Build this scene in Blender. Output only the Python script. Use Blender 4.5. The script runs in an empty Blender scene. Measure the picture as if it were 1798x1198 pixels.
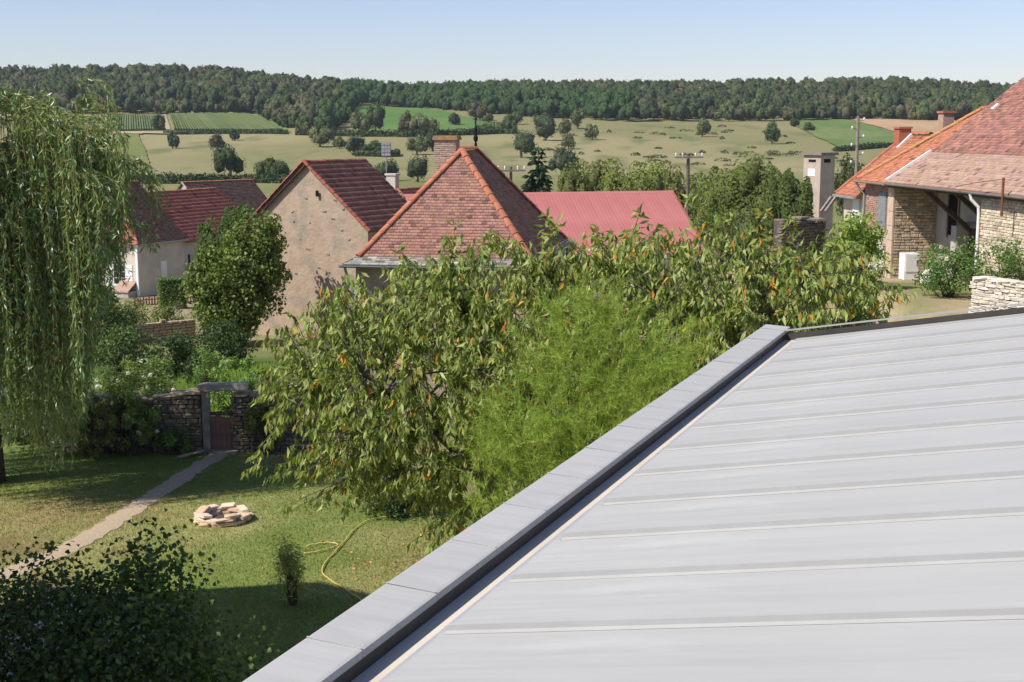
import bpy, math, random
import numpy as np
from mathutils import Vector

rng = np.random.default_rng(11)
random.seed(5)
sc = bpy.context.scene
col = sc.collection

# ------------------------------------------------------------------ camera, sky, sun, exposure
FPX, CX, CY, HOR = 2350.0, 899.0, 599.0, 225.0          # focal length and horizon row of a 1798 px wide picture
PITCH = math.atan((CY - HOR) / FPX)
CAM = np.array([0.0, 0.0, 8.5])
cam_d = bpy.data.cameras.new('camera'); cam = bpy.data.objects.new('camera', cam_d); col.objects.link(cam)
cam.location = CAM; cam.rotation_euler = (math.pi / 2 - PITCH, 0, 0)
cam_d.sensor_width = 36.0; cam_d.lens = 36.0 * FPX / 1798.0
cam_d.clip_start = 0.1; cam_d.clip_end = 4000
sc.camera = cam
SUN_EL, SUN_BACK = math.radians(49), math.radians(27)     # sun from the left, a little behind the camera
SUN_TO = np.array([-math.cos(SUN_BACK) * math.cos(SUN_EL), -math.sin(SUN_BACK) * math.cos(SUN_EL), math.sin(SUN_EL)])
world = bpy.data.worlds.new('World'); sc.world = world; world.use_nodes = True
wn = world.node_tree; bg = wn.nodes['Background']
sky = wn.nodes.new('ShaderNodeTexSky'); sky.sky_type = 'NISHITA'; sky.sun_disc = False
sky.sun_elevation = SUN_EL
sky.sun_rotation = math.atan2(SUN_TO[0], SUN_TO[1])
sky.altitude = 250; sky.air_density = 1.0; sky.dust_density = 0.35; sky.ozone_density = 2.0
tint = wn.nodes.new('ShaderNodeMix'); tint.data_type = 'RGBA'; tint.blend_type = 'MULTIPLY'; tint.inputs['Factor'].default_value = 1.0
tint.inputs['B'].default_value = (.98, .93, 1.06, 1)
wn.links.new(sky.outputs[0], tint.inputs['A']); wn.links.new(tint.outputs['Result'], bg.inputs[0]); bg.inputs[1].default_value = 0.108
sun_d = bpy.data.lights.new('sun', 'SUN'); sun = bpy.data.objects.new('sun', sun_d); col.objects.link(sun)
sun_d.energy = 5.0; sun_d.angle = math.radians(0.53); sun_d.color = (1.0, 0.955, 0.88)
sun.rotation_euler = Vector(SUN_TO).to_track_quat('Z', 'Y').to_euler()
sun.location = (-40, -20, 60)
sc.view_settings.view_transform = 'Standard'; sc.view_settings.look = 'None'
sc.view_settings.exposure = 0.28; sc.view_settings.gamma = 1.0
sc.view_settings.use_curve_mapping = False
sc.render.engine = 'CYCLES'
sc.cycles.max_bounces = 6; sc.cycles.diffuse_bounces = 3; sc.cycles.glossy_bounces = 2
sc.cycles.transmission_bounces = 3; sc.cycles.transparent_max_bounces = 6
sc.cycles.use_denoising = True

# ------------------------------------------------------------------ helpers: geometry of the view
CP, SP = math.cos(PITCH), math.sin(PITCH)
def ray(px, py):
    u = (np.asarray(px, float) - CX) / FPX; v = (CY - np.asarray(py, float)) / FPX
    return np.stack([u, CP + v * SP, -SP + v * CP], -1)
def at(px, py, Y):
    d = ray(px, py); return CAM + d * (Y / d[..., 1])[..., None]
def onz(px, py, z):
    d = ray(px, py); return CAM + d * ((z - CAM[2]) / d[..., 2])[..., None]
def row_z(row, Y):
    v = (CY - row) / FPX
    return CAM[2] + Y * (-SP + v * CP) / (CP + v * SP)
def px_m(px, Y):                                            # how many metres a length in picture pixels is, at a distance
    return px * Y / FPX
def sstep(x, a, b):
    t = np.clip((x - a) / (b - a), 0, 1); return t * t * (3 - 2 * t)
def vnoise(P, scale, seed=0):
    P = np.asarray(P, float) / scale
    i = np.floor(P).astype(np.int64); f = P - i; f = f * f * (3 - 2 * f)
    def h(a):
        n = a[..., 0] * 374761393 + a[..., 1] * 668265263 + (a[..., 2] * 2147483647 if a.shape[-1] > 2 else 0) + seed * 1274126177
        n = (n ^ (n >> 13)) * 1274126177; n = n ^ (n >> 16)
        return (n & 0xffff) / 65535.0
    k = P.shape[-1]; out = 0
    for c in range(2 ** k):
        off = np.array([(c >> b) & 1 for b in range(k)])
        w = np.prod(np.where(off == 1, f, 1 - f), -1)
        out = out + w * h(i + off)
    return out
def fnoise(P, scale, seed=0):
    return (vnoise(P, scale, seed) * .55 + vnoise(P, scale / 2.1, seed + 1) * .28 + vnoise(P, scale / 4.3, seed + 2) * .17)
def unit(v):
    v = np.asarray(v, float); return v / np.maximum(np.linalg.norm(v, axis=-1, keepdims=True), 1e-9)

# ------------------------------------------------------------------ helpers: objects
WORLD = {}
def link(o, parent, c):
    col.objects.link(o)
    base = WORLD[parent.name] if parent is not None else np.zeros(3)
    if parent is not None: o.parent = parent
    o.location = np.asarray(c, float) - base
    WORLD[o.name] = np.asarray(c, float)
def tag(o, label=None, cat=None, group=None, kind=None):
    if label: o['label'] = label
    if cat: o['category'] = cat
    if group: o['group'] = group
    if kind: o['kind'] = kind
    return o
def thing(name, label, cat, loc, group=None):
    o = bpy.data.objects.new(name, None); o.empty_display_size = .3
    link(o, None, loc); return tag(o, label, cat, group)
def np_mesh(name, V, F, C=None, smooth=False):
    V = np.asarray(V, np.float32); F = np.asarray(F, np.int32)
    me = bpy.data.meshes.new(name); n, k = F.shape
    me.vertices.add(len(V)); me.vertices.foreach_set('co', V.ravel())
    me.loops.add(n * k); me.loops.foreach_set('vertex_index', F.ravel())
    me.polygons.add(n); me.polygons.foreach_set('loop_start', np.arange(0, n * k, k, dtype=np.int32))
    if smooth: me.polygons.foreach_set('use_smooth', np.ones(n, bool))
    me.update(calc_edges=True)
    if C is not None:
        C = np.asarray(C, np.float32)
        if C.shape[1] == 3: C = np.concatenate([C, np.ones((len(C), 1), np.float32)], 1)
        a = me.color_attributes.new('Col', 'FLOAT_COLOR', 'POINT'); a.data.foreach_set('color', C.ravel())
    return me
def np_obj(name, V, F, mat, parent=None, C=None, smooth=False, origin=None, kind=None):
    V = np.asarray(V, float)
    c = np.asarray(origin, float) if origin is not None else (V.min(0) + V.max(0)) / 2
    me = np_mesh(name, V - c, F, C, smooth); me.materials.append(mat)
    o = bpy.data.objects.new(name, me); link(o, parent, c)
    if kind: o['kind'] = kind
    return o
class Fr:                                                   # a frame on the ground plan: origin, two horizontal axes
    def __init__(s, o, ang=None, e1=None):
        s.o = np.array([o[0], o[1], o[2] if len(o) > 2 else 0.0], float)
        e = np.array([math.cos(ang), math.sin(ang)]) if e1 is None else unit(np.array(e1[:2], float))
        s.e1 = np.array([e[0], e[1], 0.0]); s.e2 = np.array([-e[1], e[0], 0.0]); s.ang = math.atan2(e[1], e[0])
    def p(s, a, b, z=0.0):
        q = s.o + a * s.e1 + b * s.e2; return np.array([q[0], q[1], z + s.o[2]])
BOXF = [(0, 3, 2, 1), (4, 5, 6, 7), (0, 1, 5, 4), (1, 2, 6, 5), (2, 3, 7, 6), (3, 0, 4, 7)]
class MB:
    def __init__(s): s.v = []; s.f = []; s.c = []
    def add(s, V, F, c=None):
        n = len(s.v); s.v += [tuple(p) for p in V]; s.f += [tuple(i + n for i in f) for f in F]
        s.c += [c or (1, 1, 1)] * len(V); return s
    def box(s, fr, a0, a1, b0, b1, z0, z1, c=None):
        V = [fr.p(a, b, z) for z in (z0, z1) for a, b in ((a0, b0), (a1, b0), (a1, b1), (a0, b1))]
        return s.add(V, BOXF, c)
    def hexa(s, V, c=None): return s.add(V, BOXF, c)
    def face(s, V, c=None): return s.add(V, [tuple(range(len(V)))], c)
    def slab(s, V, off, c=None):                             # polygon given thickness along off
        V = [np.asarray(p, float) for p in V]; n = len(V); off = np.asarray(off, float)
        F = [tuple(range(n)), tuple(range(2 * n - 1, n - 1, -1))] + [(i, n + i, n + (i + 1) % n, (i + 1) % n) for i in range(n)]
        return s.add(V + [p + off for p in V], F, c)
    def beam(s, p, q, w, h, c=None, upv=(0, 0, 1)):
        p, q = np.asarray(p, float), np.asarray(q, float); d = unit(q - p)
        u = np.asarray(upv, float)
        if abs(np.dot(d, u)) > .97: u = np.array([1.0, 0, 0])
        x = unit(np.cross(d, u)); y = np.cross(x, d)
        V = [r + x * sx * w / 2 + y * sy * h / 2 for r in (p, q) for sx, sy in ((-1, -1), (1, -1), (1, 1), (-1, 1))]
        return s.add(V, BOXF, c)
    def tube(s, P, R, n=6, c=None, cap=True):
        P = np.asarray(P, float); R = np.broadcast_to(np.asarray(R, float), (len(P),))
        T = unit(np.gradient(P, axis=0)); ref = np.array([0.31, 0.2, 0.93]) if abs(T[0][2]) < .9 else np.array([1.0, .1, 0])
        V = []
        for i in range(len(P)):
            x = unit(np.cross(T[i], ref)); y = np.cross(T[i], x)
            V += [P[i] + R[i] * (x * math.cos(2 * math.pi * k / n) + y * math.sin(2 * math.pi * k / n)) for k in range(n)]
        F = [(i * n + k, i * n + (k + 1) % n, (i + 1) * n + (k + 1) % n, (i + 1) * n + k) for i in range(len(P) - 1) for k in range(n)]
        if cap: F += [tuple(range(n - 1, -1, -1)), tuple(range((len(P) - 1) * n, len(P) * n))]
        return s.add(V, F, c)
    def build(s, name, mat, parent=None, smooth=False, kind=None, origin=None):
        V = np.array(s.v, float); c = np.asarray(origin, float) if origin is not None else (V.min(0) + V.max(0)) / 2
        me = bpy.data.meshes.new(name); me.from_pydata([tuple(p) for p in V - c], [], s.f); me.update()
        a = me.color_attributes.new('Col', 'FLOAT_COLOR', 'POINT')
        a.data.foreach_set('color', np.array([tuple(k)[:3] + (1,) for k in s.c], np.float32).ravel())
        if smooth: me.polygons.foreach_set('use_smooth', np.ones(len(me.polygons), bool))
        me.materials.append(mat)
        o = bpy.data.objects.new(name, me); link(o, parent, c)
        if kind: o['kind'] = kind
        return o

# ------------------------------------------------------------------ helpers: materials
def new_mat(name):
    m = bpy.data.materials.new(name); m.use_nodes = True
    return m, m.node_tree, m.node_tree.nodes['Principled BSDF']
def nnode(nt, t, **kw):
    n = nt.nodes.new(t)
    for k, v in kw.items(): setattr(n, k, v)
    return n
def mixc(nt, fac, a, b, blend='MIX'):
    n = nt.nodes.new('ShaderNodeMix'); n.data_type = 'RGBA'; n.blend_type = blend
    for sock, val in ((n.inputs['Factor'], fac), (n.inputs['A'], a), (n.inputs['B'], b)):
        if hasattr(val, 'links'): nt.links.new(val, sock)
        elif isinstance(val, (int, float)): sock.default_value = val
        else: sock.default_value = tuple(val)[:3] + (1,)
    return n.outputs['Result']
def noise(nt, scale, detail=4, rough=.55, coord='Object', vec_scale=None):
    tc = nt.nodes.new('ShaderNodeTexCoord'); n = nt.nodes.new('ShaderNodeTexNoise')
    n.inputs['Scale'].default_value = scale; n.inputs['Detail'].default_value = detail; n.inputs['Roughness'].default_value = rough
    src = tc.outputs[coord]
    if vec_scale:
        mp = nt.nodes.new('ShaderNodeMapping'); mp.inputs['Scale'].default_value = vec_scale
        nt.links.new(src, mp.inputs[0]); src = mp.outputs[0]
    nt.links.new(src, n.inputs['Vector']); return n.outputs['Fac']
def ramp(nt, fac, lo, hi):
    n = nt.nodes.new('ShaderNodeMapRange'); n.inputs['From Min'].default_value = lo; n.inputs['From Max'].default_value = hi
    n.clamp = True; nt.links.new(fac, n.inputs['Value']); return n.outputs['Result']
def bump(nt, bsdf, fac, strength, dist):
    b = nt.nodes.new('ShaderNodeBump'); b.inputs['Strength'].default_value = strength; b.inputs['Distance'].default_value = dist
    nt.links.new(fac, b.inputs['Height']); nt.links.new(b.outputs[0], bsdf.inputs['Normal'])
def mat_plain(name, c, c2=None, scale=3.0, rough=.8, spec=.3, bstr=0.0, bdist=.01, lo=.35, hi=.65, stain=None, stain_scale=.8, vec_scale=None, metallic=0):
    m, nt, b = new_mat(name)
    b.inputs['Roughness'].default_value = rough; b.inputs['Specular IOR Level'].default_value = spec; b.inputs['Metallic'].default_value = metallic
    f = noise(nt, scale, 6, .6, vec_scale=vec_scale)
    colr = mixc(nt, ramp(nt, f, lo, hi), c, c2 or tuple(k * .8 for k in c))
    if stain:
        colr = mixc(nt, ramp(nt, noise(nt, stain_scale, 5, .65), .5, .68), colr, stain)
    nt.links.new(colr, b.inputs['Base Color'])
    if bstr: bump(nt, b, noise(nt, scale * 3, 6, .65), bstr, bdist)
    return m
def mat_attr(name, rough=.8, spec=.25, scale=8.0, amt=.25, bstr=0.0, bdist=.01, vec_scale=None, stain=None, stain_scale=.7, lo=.52, hi=.7):
    m, nt, b = new_mat(name)
    b.inputs['Roughness'].default_value = rough; b.inputs['Specular IOR Level'].default_value = spec
    at_ = nnode(nt, 'ShaderNodeAttribute', attribute_name='Col')
    f = ramp(nt, noise(nt, scale, 5, .6, vec_scale=vec_scale), .3, .7)
    g = mixc(nt, f, (1 - amt,) * 3, (1 + amt,) * 3)
    colr = mixc(nt, 1.0, at_.outputs['Color'], g, 'MULTIPLY')
    if stain: colr = mixc(nt, ramp(nt, noise(nt, stain_scale, 6, .7), lo, hi), colr, stain)
    nt.links.new(colr, b.inputs['Base Color'])
    if bstr: bump(nt, b, noise(nt, scale * 2, 6, .65), bstr, bdist)
    return m
def mat_rand(name, c1, c2, rough=.85, scale=3.0, bstr=.5, bdist=.02, c3=None):
    m, nt, b = new_mat(name)
    b.inputs['Roughness'].default_value = rough; b.inputs['Specular IOR Level'].default_value = .25
    oi = nt.nodes.new('ShaderNodeObjectInfo')
    colr = mixc(nt, oi.outputs['Random'], c1, c2)
    f = ramp(nt, noise(nt, scale, 6, .65), .35, .65)
    colr = mixc(nt, 1.0, colr, mixc(nt, f, (.78,) * 3, (1.15,) * 3), 'MULTIPLY')
    if c3:
        colr = mixc(nt, ramp(nt, noise(nt, scale * .6, 5, .6), .56, .66), colr, c3)
    nt.links.new(colr, b.inputs['Base Color']); bump(nt, b, f, bstr, bdist)
    return m
def mat_leaf(name, trans=.35, rough=.5, spec=.35, tint=(1.1, 1.25, .55), mottle=0.0):
    m, nt, b = new_mat(name)
    b.inputs['Roughness'].default_value = rough; b.inputs['Specular IOR Level'].default_value = spec
    at_ = nnode(nt, 'ShaderNodeAttribute', attribute_name='Col')
    src = at_.outputs['Color']
    if mottle:                                              # leafy mottling and relief on crowns too far off to show their leaves
        f = noise(nt, mottle, 3, .7); src = mixc(nt, 1.0, src, mixc(nt, ramp(nt, f, .36, .64), (.55, .58, .55), (1.4, 1.38, 1.35)), 'MULTIPLY'); bump(nt, b, f, 1.0, .9 / mottle)
    nt.links.new(src, b.inputs['Base Color'])
    t = nt.nodes.new('ShaderNodeBsdfTranslucent')
    nt.links.new(mixc(nt, 1.0, src, tint, 'MULTIPLY'), t.inputs['Color'])
    mx = nt.nodes.new('ShaderNodeMixShader'); mx.inputs[0].default_value = trans
    nt.links.new(b.outputs[0], mx.inputs[1]); nt.links.new(t.outputs[0], mx.inputs[2])
    nt.links.new(mx.outputs[0], nt.nodes['Material Output'].inputs['Surface'])
    return m

# ------------------------------------------------------------------ terrain
PXT = [-900, 45, 250, 420, 560, 740, 900, 1100, 1400, 1560, 1750, 2600]
RIDGE = [150, 146, 144, 151, 167, 179, 173, 172, 168, 167, 178, 180]
PXF = [-900, 440, 830, 1000, 1640, 2600]
FBASE = [198, 202, 203, 208, 215, 216]
def H(x, y):
    x = np.asarray(x, float); y = np.asarray(y, float)
    near = np.interp(y, [-80, 36, 45, 60, 85, 150, 230], [0, 0, -.2, -.9, -2.17, -2.4, row_z(337, 230)])
    near = near + 3.25 * sstep(x, 7, 13) * sstep(y, 24, 38) * (1 - sstep(y, 66, 110))
    px = CX + FPX * 1.01 * x / np.maximum(y, 60)
    out = 0
    for dy in (-24, -8, 8, 24):
        Y = y + dy
        z5 = row_z(np.interp(px, PXF, FBASE), 600.0); zr = row_z(np.interp(px, PXT, RIDGE), 780.0)
        kn = [230, 300, 400, 500]; zs = [row_z(337, 230), row_z(312, 300), row_z(275, 400), row_z(240, 500)]
        z = np.interp(Y, kn, zs)
        z = np.where(Y > 500, zs[3] + (z5 - zs[3]) * np.clip((Y - 500) / 100, 0, 1), z)
        z = np.where(Y > 600, z5 + (zr - z5) * np.clip((Y - 600) / 180, 0, 1), z)
        z = np.where(Y > 780, zr - (Y - 780) * .03, z)
        out = out + z / 4
    t = sstep(y, 215, 260)
    return near * (1 - t) + out * t
def on_land(px, py, lo=60.0, hi=800.0):
    px = np.asarray(px, float); py = np.asarray(py, float); d = ray(px, py)
    a = np.full(px.shape, lo); b = np.full(px.shape, hi)
    for _ in range(40):
        m = (a + b) / 2; s = m / d[..., 1]
        under = (CAM[2] + d[..., 2] * s) < H(d[..., 0] * s, m)
        b = np.where(under, m, b); a = np.where(under, a, m)
    s = b / d[..., 1]
    x = d[..., 0] * s
    return np.stack([x, b, H(x, b)], -1)
def gz(p): return float(H(p[0], p[1]))
# ------------------------------------------------------------------ materials in common use
M_ZINC = None
def zinc():
    m, nt, b = new_mat('zinc_sheet')
    tc = nt.nodes.new('ShaderNodeTexCoord'); r = nt.nodes.new('ShaderNodeMapping'); r.inputs['Rotation'].default_value = (0, 0, math.radians(21.8)); nt.links.new(tc.outputs['Object'], r.inputs[0])
    def nz(scale, detail, rough, sc=(1, 1, 1)):
        p = nt.nodes.new('ShaderNodeMapping'); p.inputs['Scale'].default_value = sc; nt.links.new(r.outputs[0], p.inputs[0])
        n = nt.nodes.new('ShaderNodeTexNoise'); n.inputs['Scale'].default_value = scale; n.inputs['Detail'].default_value = detail; n.inputs['Roughness'].default_value = rough; nt.links.new(p.outputs[0], n.inputs['Vector']); return n.outputs['Fac']
    f1 = nz(.7, 5, .6); oi = nt.nodes.new('ShaderNodeObjectInfo')
    c = mixc(nt, ramp(nt, f1, .3, .7), (.425, .418, .398), (.38, .373, .355))
    c = mixc(nt, ramp(nt, nz(2.0, 6, .7, (.3, 5, 1)), .48, .8), c, (.345, .337, .318))           # rain streaks down the slope
    c = mixc(nt, ramp(nt, nz(11, 6, .75), .62, .8), c, (.34, .33, .313))                          # dust
    c = mixc(nt, ramp(nt, nz(1.4, 5, .7, (.5, 2, 1)), .58, .75), c, (.455, .448, .428))           # paler chalky patches
    c = mixc(nt, 1.0, c, mixc(nt, oi.outputs['Random'], (.965,) * 3, (1.02,) * 3), 'MULTIPLY')
    nt.links.new(c, b.inputs['Base Color'])
    nt.links.new(mixc(nt, f1, (.5,) * 3, (.72,) * 3), b.inputs['Roughness'])
    b.inputs['Specular IOR Level'].default_value = .15
    bump(nt, b, nz(1.3, 3, .5, (.6, 1.4, 1)), .3, .02)
    return m
M_ZINC = zinc()
M_GUTTER = mat_plain('gutter_zinc', (.365, .375, .40), (.325, .335, .36), 3.0, .5, .35)
M_SEAM = mat_plain('seam_zinc', (.375, .37, .355), (.33, .324, .31), 2.5, .6, .2)
M_ZINC_DARK = mat_plain('dark_zinc', (.07, .06, .052), (.045, .04, .036), 3.0, .6, .3, .2, .01)  # darker than the roof sheets, for the parapet and verge upstands
M_ZINC_GREY = mat_plain('grey_zinc', (.30, .31, .32), (.22, .225, .23), 2.0, .5, .4)
M_LEAF = mat_leaf('broad_leaf')
M_LEAF_SOFT = mat_leaf('soft_leaf', .4, .7, .15)
M_LEAF_GLOSS = mat_leaf('glossy_leaf', .28, .36, .5)
M_LEAF_FAR = mat_leaf('far_foliage', .18, .85, .1, mottle=.8)
M_BARK = mat_plain('bark', (.10, .078, .06), (.055, .045, .036), 9.0, .9, .2, .5, .02)
M_BARK_GREY = mat_plain('grey_bark', (.17, .15, .125), (.08, .07, .06), 9.0, .9, .2, .5, .02)
M_PLASTER = mat_plain('ochre_plaster', (.44, .33, .24), (.37, .27, .195), 2.2, .9, .2, .9, .04, stain=(.30, .25, .195), stain_scale=1.1)
M_PLASTER_PALE = mat_plain('pale_plaster', (.62, .55, .45), (.54, .47, .375), 1.3, .9, .2, .3, .01, stain=(.45, .40, .33), stain_scale=.5)
M_PLASTER_GREY = mat_plain('grey_plaster', (.50, .46, .40), (.42, .385, .33), 1.2, .9, .2, .3, .01, stain=(.35, .32, .28), stain_scale=.5)
M_TILE = mat_attr('flat_clay_tile', .8, .25, 6.0, .22, stain=(.16, .125, .10), stain_scale=.55, lo=.55, hi=.85)
M_TILE_CLEAN = mat_attr('clay_tile', .78, .25, 5.0, .2)
M_RIDGE = mat_rand('ridge_tile_clay', (.46, .175, .095), (.36, .125, .075), .8, 2.5, .3, .02)
M_STONE_ATTR = mat_attr('rubble_stone', .9, .2, 7.0, .3, .5, .02)
M_WOOD = mat_plain('old_oak', (.13, .095, .07), (.075, .055, .042), 5.0, .85, .2, .4, .01, vec_scale=(1, 1, .15))
M_WOOD_GREY = mat_plain('weathered_grey_wood', (.30, .26, .22), (.19, .165, .14), 6.0, .9, .2, .5, .01, vec_scale=(.3, 1, 1))
M_WOOD_PALE = mat_plain('bleached_board', (.66, .60, .53), (.52, .47, .41), 4.0, .85, .2, .2, .01, vec_scale=(1, 1, .1))
M_WHITE = mat_plain('white_paint', (.80, .79, .77), (.72, .71, .69), 2.0, .6, .4)
M_GLASS = mat_plain('dark_window_glass', (.03, .035, .04), (.02, .024, .03), 1.0, .12, .6)
M_DARK = mat_plain('dark_opening', (.022, .019, .016), (.014, .012, .011), 2.0, .9, .1)
M_RUST = mat_plain('rusty_iron', (.23, .075, .045), (.15, .055, .035), 6.0, .8, .3, .3, .01)
M_BRICK_ATTR = mat_attr('old_brick', .85, .25, 6.0, .2, .3, .01)
M_MORTAR = mat_plain('lime_mortar', (.50, .42, .32), (.40, .33, .25), 4.0, .95, .1, .4, .01)
M_MORTAR_DARK = mat_plain('earth_mortar', (.13, .11, .09), (.08, .07, .055), 5.0, .95, .1, .5, .02)

# ------------------------------------------------------------------ ground: one sheet from behind the house to beyond the ridge
def build_ground():
    Ys = np.concatenate([np.arange(-60, 16, 4), np.arange(16, 40, .6), np.arange(40, 110, 1.5), np.arange(110, 230, 4), np.arange(230, 800, 4.5), np.arange(800, 1500, 40)])
    S = np.linspace(-1, 1, 301); S = np.sign(S) * (np.abs(S) ** 1.15)
    Wd = 45 + .72 * np.maximum(Ys, 0)
    X = S[None, :] * Wd[:, None]; Y = np.repeat(Ys[:, None], len(S), 1); Z = H(X, Y)
    P2 = np.stack([X, Y], -1)
    Z = Z + (fnoise(P2, 9, 3) - .5) * .10 * sstep(Y, 38, 60) + (fnoise(P2, 60, 5) - .5) * 2.2 * sstep(Y, 260, 420)
    n1, n2 = fnoise(P2, 3.2, 11), fnoise(P2, 1.1, 17)
    def mixn(a, b, t): t = np.clip(t, 0, 1)[..., None]; return np.array(a) * (1 - t) + np.array(b) * t
    lawn = mixn((.175, .215, .055), (.31, .285, .12), (n1 - .42) * 4.0)
    lawn = mixn(lawn, (.21, .15, .075), (n2 * n1 - .34) * 8)
    d1 = np.exp(-(((X + 10.2) / 2.2) ** 2 + ((Y - 29.0) / 1.6) ** 2)); d2 = np.exp(-(((X + 1.3) / 1.5) ** 2 + ((Y - 25.6) / 1.8) ** 2))
    lawn = mixn(lawn, (.32, .225, .115), np.maximum(d1 * 1.1, d2 * .75) * (.5 + n2))
    weed = mixn((.07, .12, .026), (.15, .165, .05), (n1 - .4) * 3)
    vill = mixn((.20, .19, .085), (.34, .26, .16), (n1 - .45) * 4)
    sand = mixn((.36, .28, .17), (.19, .19, .075), (n1 - .45) * 4)
    mead = mixn((.165, .17, .062), (.205, .195, .08), (fnoise(P2, 30, 21) - .4) * 4)
    big = fnoise(P2 * np.array([1, .6]), 55, 31); small = fnoise(P2 * np.array([1, .35]), 9, 41)
    past = mixn((.215, .195, .088), (.275, .235, .118), (big - .38) * 4)
    past = mixn(past, (.155, .16, .066), (small - .56) * 5)
    C = lawn
    def blend(C, B, t): return C * (1 - t[..., None]) + B * t[..., None]
    C = blend(C, weed, sstep(Y, 36.0, 37.0)); C = blend(C, vill, sstep(Y, 50, 62)); C = blend(C, mead, sstep(Y, 108, 130))
    C = blend(C, past, sstep(Y, 280, 330)); C = blend(C, sand, sstep(X, 5.5, 8.5) * sstep(Y, 22, 30) * (1 - sstep(Y, 62, 75)))
    n, k = X.shape; V = np.stack([X, Y, Z], -1).reshape(-1, 3)
    idx = np.arange(n * k).reshape(n, k)
    F = np.stack([idx[:-1, :-1], idx[:-1, 1:], idx[1:, 1:], idx[1:, :-1]], -1).reshape(-1, 4)
    m, nt, b = new_mat('ground_cover'); b.inputs['Roughness'].default_value = .95; b.inputs['Specular IOR Level'].default_value = .1
    a = nnode(nt, 'ShaderNodeAttribute', attribute_name='Col')
    f1 = noise(nt, 1.3, 8, .7); f2 = noise(nt, 14, 4, .7)
    g = mixc(nt, ramp(nt, f1, .3, .7), (.82, .86, .80), (1.2, 1.15, 1.2))
    g2 = mixc(nt, ramp(nt, f2, .3, .7), (.75, .8, .75), (1.2, 1.18, 1.2))
    nt.links.new(mixc(nt, 1.0, mixc(nt, 1.0, a.outputs['Color'], g, 'MULTIPLY'), g2, 'MULTIPLY'), b.inputs['Base Color'])
    bump(nt, b, f2, .6, .05)
    o = np_obj('ground', V, F, m, None, C.reshape(-1, 3), smooth=True, origin=(0, 0, 0)); o['kind'] = 'structure'
    o['label'] = 'lawn, village ground and dry hillside pasture'
build_ground()

# ------------------------------------------------------------------ field parcels on the hillside
def inside(poly, x, y):
    r = np.zeros(x.shape, bool); n = len(poly)
    for i in range(n):
        x0, y0 = poly[i]; x1, y1 = poly[(i + 1) % n]
        if y0 == y1: continue
        r ^= ((y0 > y) != (y1 > y)) & (x < (x1 - x0) * (y - y0) / (y1 - y0) + x0)
    return r
def parcel(name, poly, c1, c2, lift=.35, step=2.0, label=None, stripes=0):
    poly = np.array(poly, float); lo, hi = poly.min(0), poly.max(0)
    gx, gy = np.meshgrid(np.arange(lo[0], hi[0] + step, step), np.arange(lo[1], hi[1] + step * .5, step * .5))
    P = on_land(gx, gy); P2 = P[..., :2]
    P = P + np.array([0, 0, 1.0]) * (lift + (fnoise(P2, 60, 5)[..., None] - .5) * 2.2 * sstep(P[..., 1:2], 260, 420))
    n, k = gx.shape; idx = np.arange(n * k).reshape(n, k)
    F = np.stack([idx[:-1, :-1], idx[1:, :-1], idx[1:, 1:], idx[:-1, 1:]], -1).reshape(-1, 4)
    keep = inside(poly, ((gx[:-1, :-1] + gx[1:, 1:]) / 2).ravel(), ((gy[:-1, :-1] + gy[1:, 1:]) / 2).ravel())
    F = F[keep]; used, inv = np.unique(F, return_inverse=True); V = P.reshape(-1, 3)[used]; F = inv.reshape(-1, 4)
    t = np.clip((fnoise(V[:, :2] * np.array([1, .5]), 26, 7) - .35) * 3, 0, 1)[:, None]
    C = np.array(c1) * (1 - t) + np.array(c2) * t
    o = np_obj(name, V, F, M_FIELD, None, C, smooth=True); o['kind'] = 'structure'
    if label: o['label'] = label
    return o
M_FIELD = mat_attr('field', .95, .1, .22, .16)
GREEN1, GREEN2 = (.105, .165, .036), (.145, .20, .055)
def cpt(*a): return list(a)
v1 = parcel('vineyard', cpt((186, 203), (282, 202), (291, 233), (180, 235)), (.24, .235, .095), (.28, .265, .12), label='striped vineyard plot beside the willow tree')
v2 = parcel('vineyard', cpt((294, 202), (438, 203), (500, 234), (303, 233)), (.24, .235, .095), (.28, .265, .12), label='wide striped vineyard plot below the wood')
parcel('green_field', cpt((439, 203), (470, 204), (512, 235), (501, 234)), GREEN1, GREEN2, label='narrow green strip between vineyard and wood')
parcel('green_field', cpt((610, 181), (640, 182), (700, 189), (765, 195), (840, 213), (885, 226), (842, 238), (690, 238), (650, 232), (640, 205)), (.085, .16, .038), (.115, .185, .05), label='bright green meadow sloping below the ridge wood')
parcel('green_field', cpt((205, 238), (243, 237), (262, 285), (268, 312), (180, 312)), (.15, .17, .05), (.19, .195, .065), label='pale green grass strip under the vineyard')
parcel('green_field', cpt((1398, 211), (1480, 211), (1560, 232), (1600, 240), (1545, 258), (1478, 261), (1400, 224)), (.105, .16, .045), (.15, .185, .062), label='green field behind the wooden pole')
parcel('ploughed_field', cpt((1483, 211), (1560, 214), (1700, 217), (1700, 238), (1610, 238), (1562, 231)), (.36, .235, .13), (.41, .275, .165), label='bare brown field under the wood')
parcel('farm_track', cpt((284, 202), (291, 202), (301, 234), (292, 234)), (.36, .29, .17), (.40, .32, .2), .5, 1.5, label='sandy track between two vineyards')
parcel('farm_track', cpt((180, 234.5), (300, 233), (300, 236.5), (180, 238)), (.34, .28, .15), (.38, .31, .18), .5, 1.5, label='dry verge below the vineyard')
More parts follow.
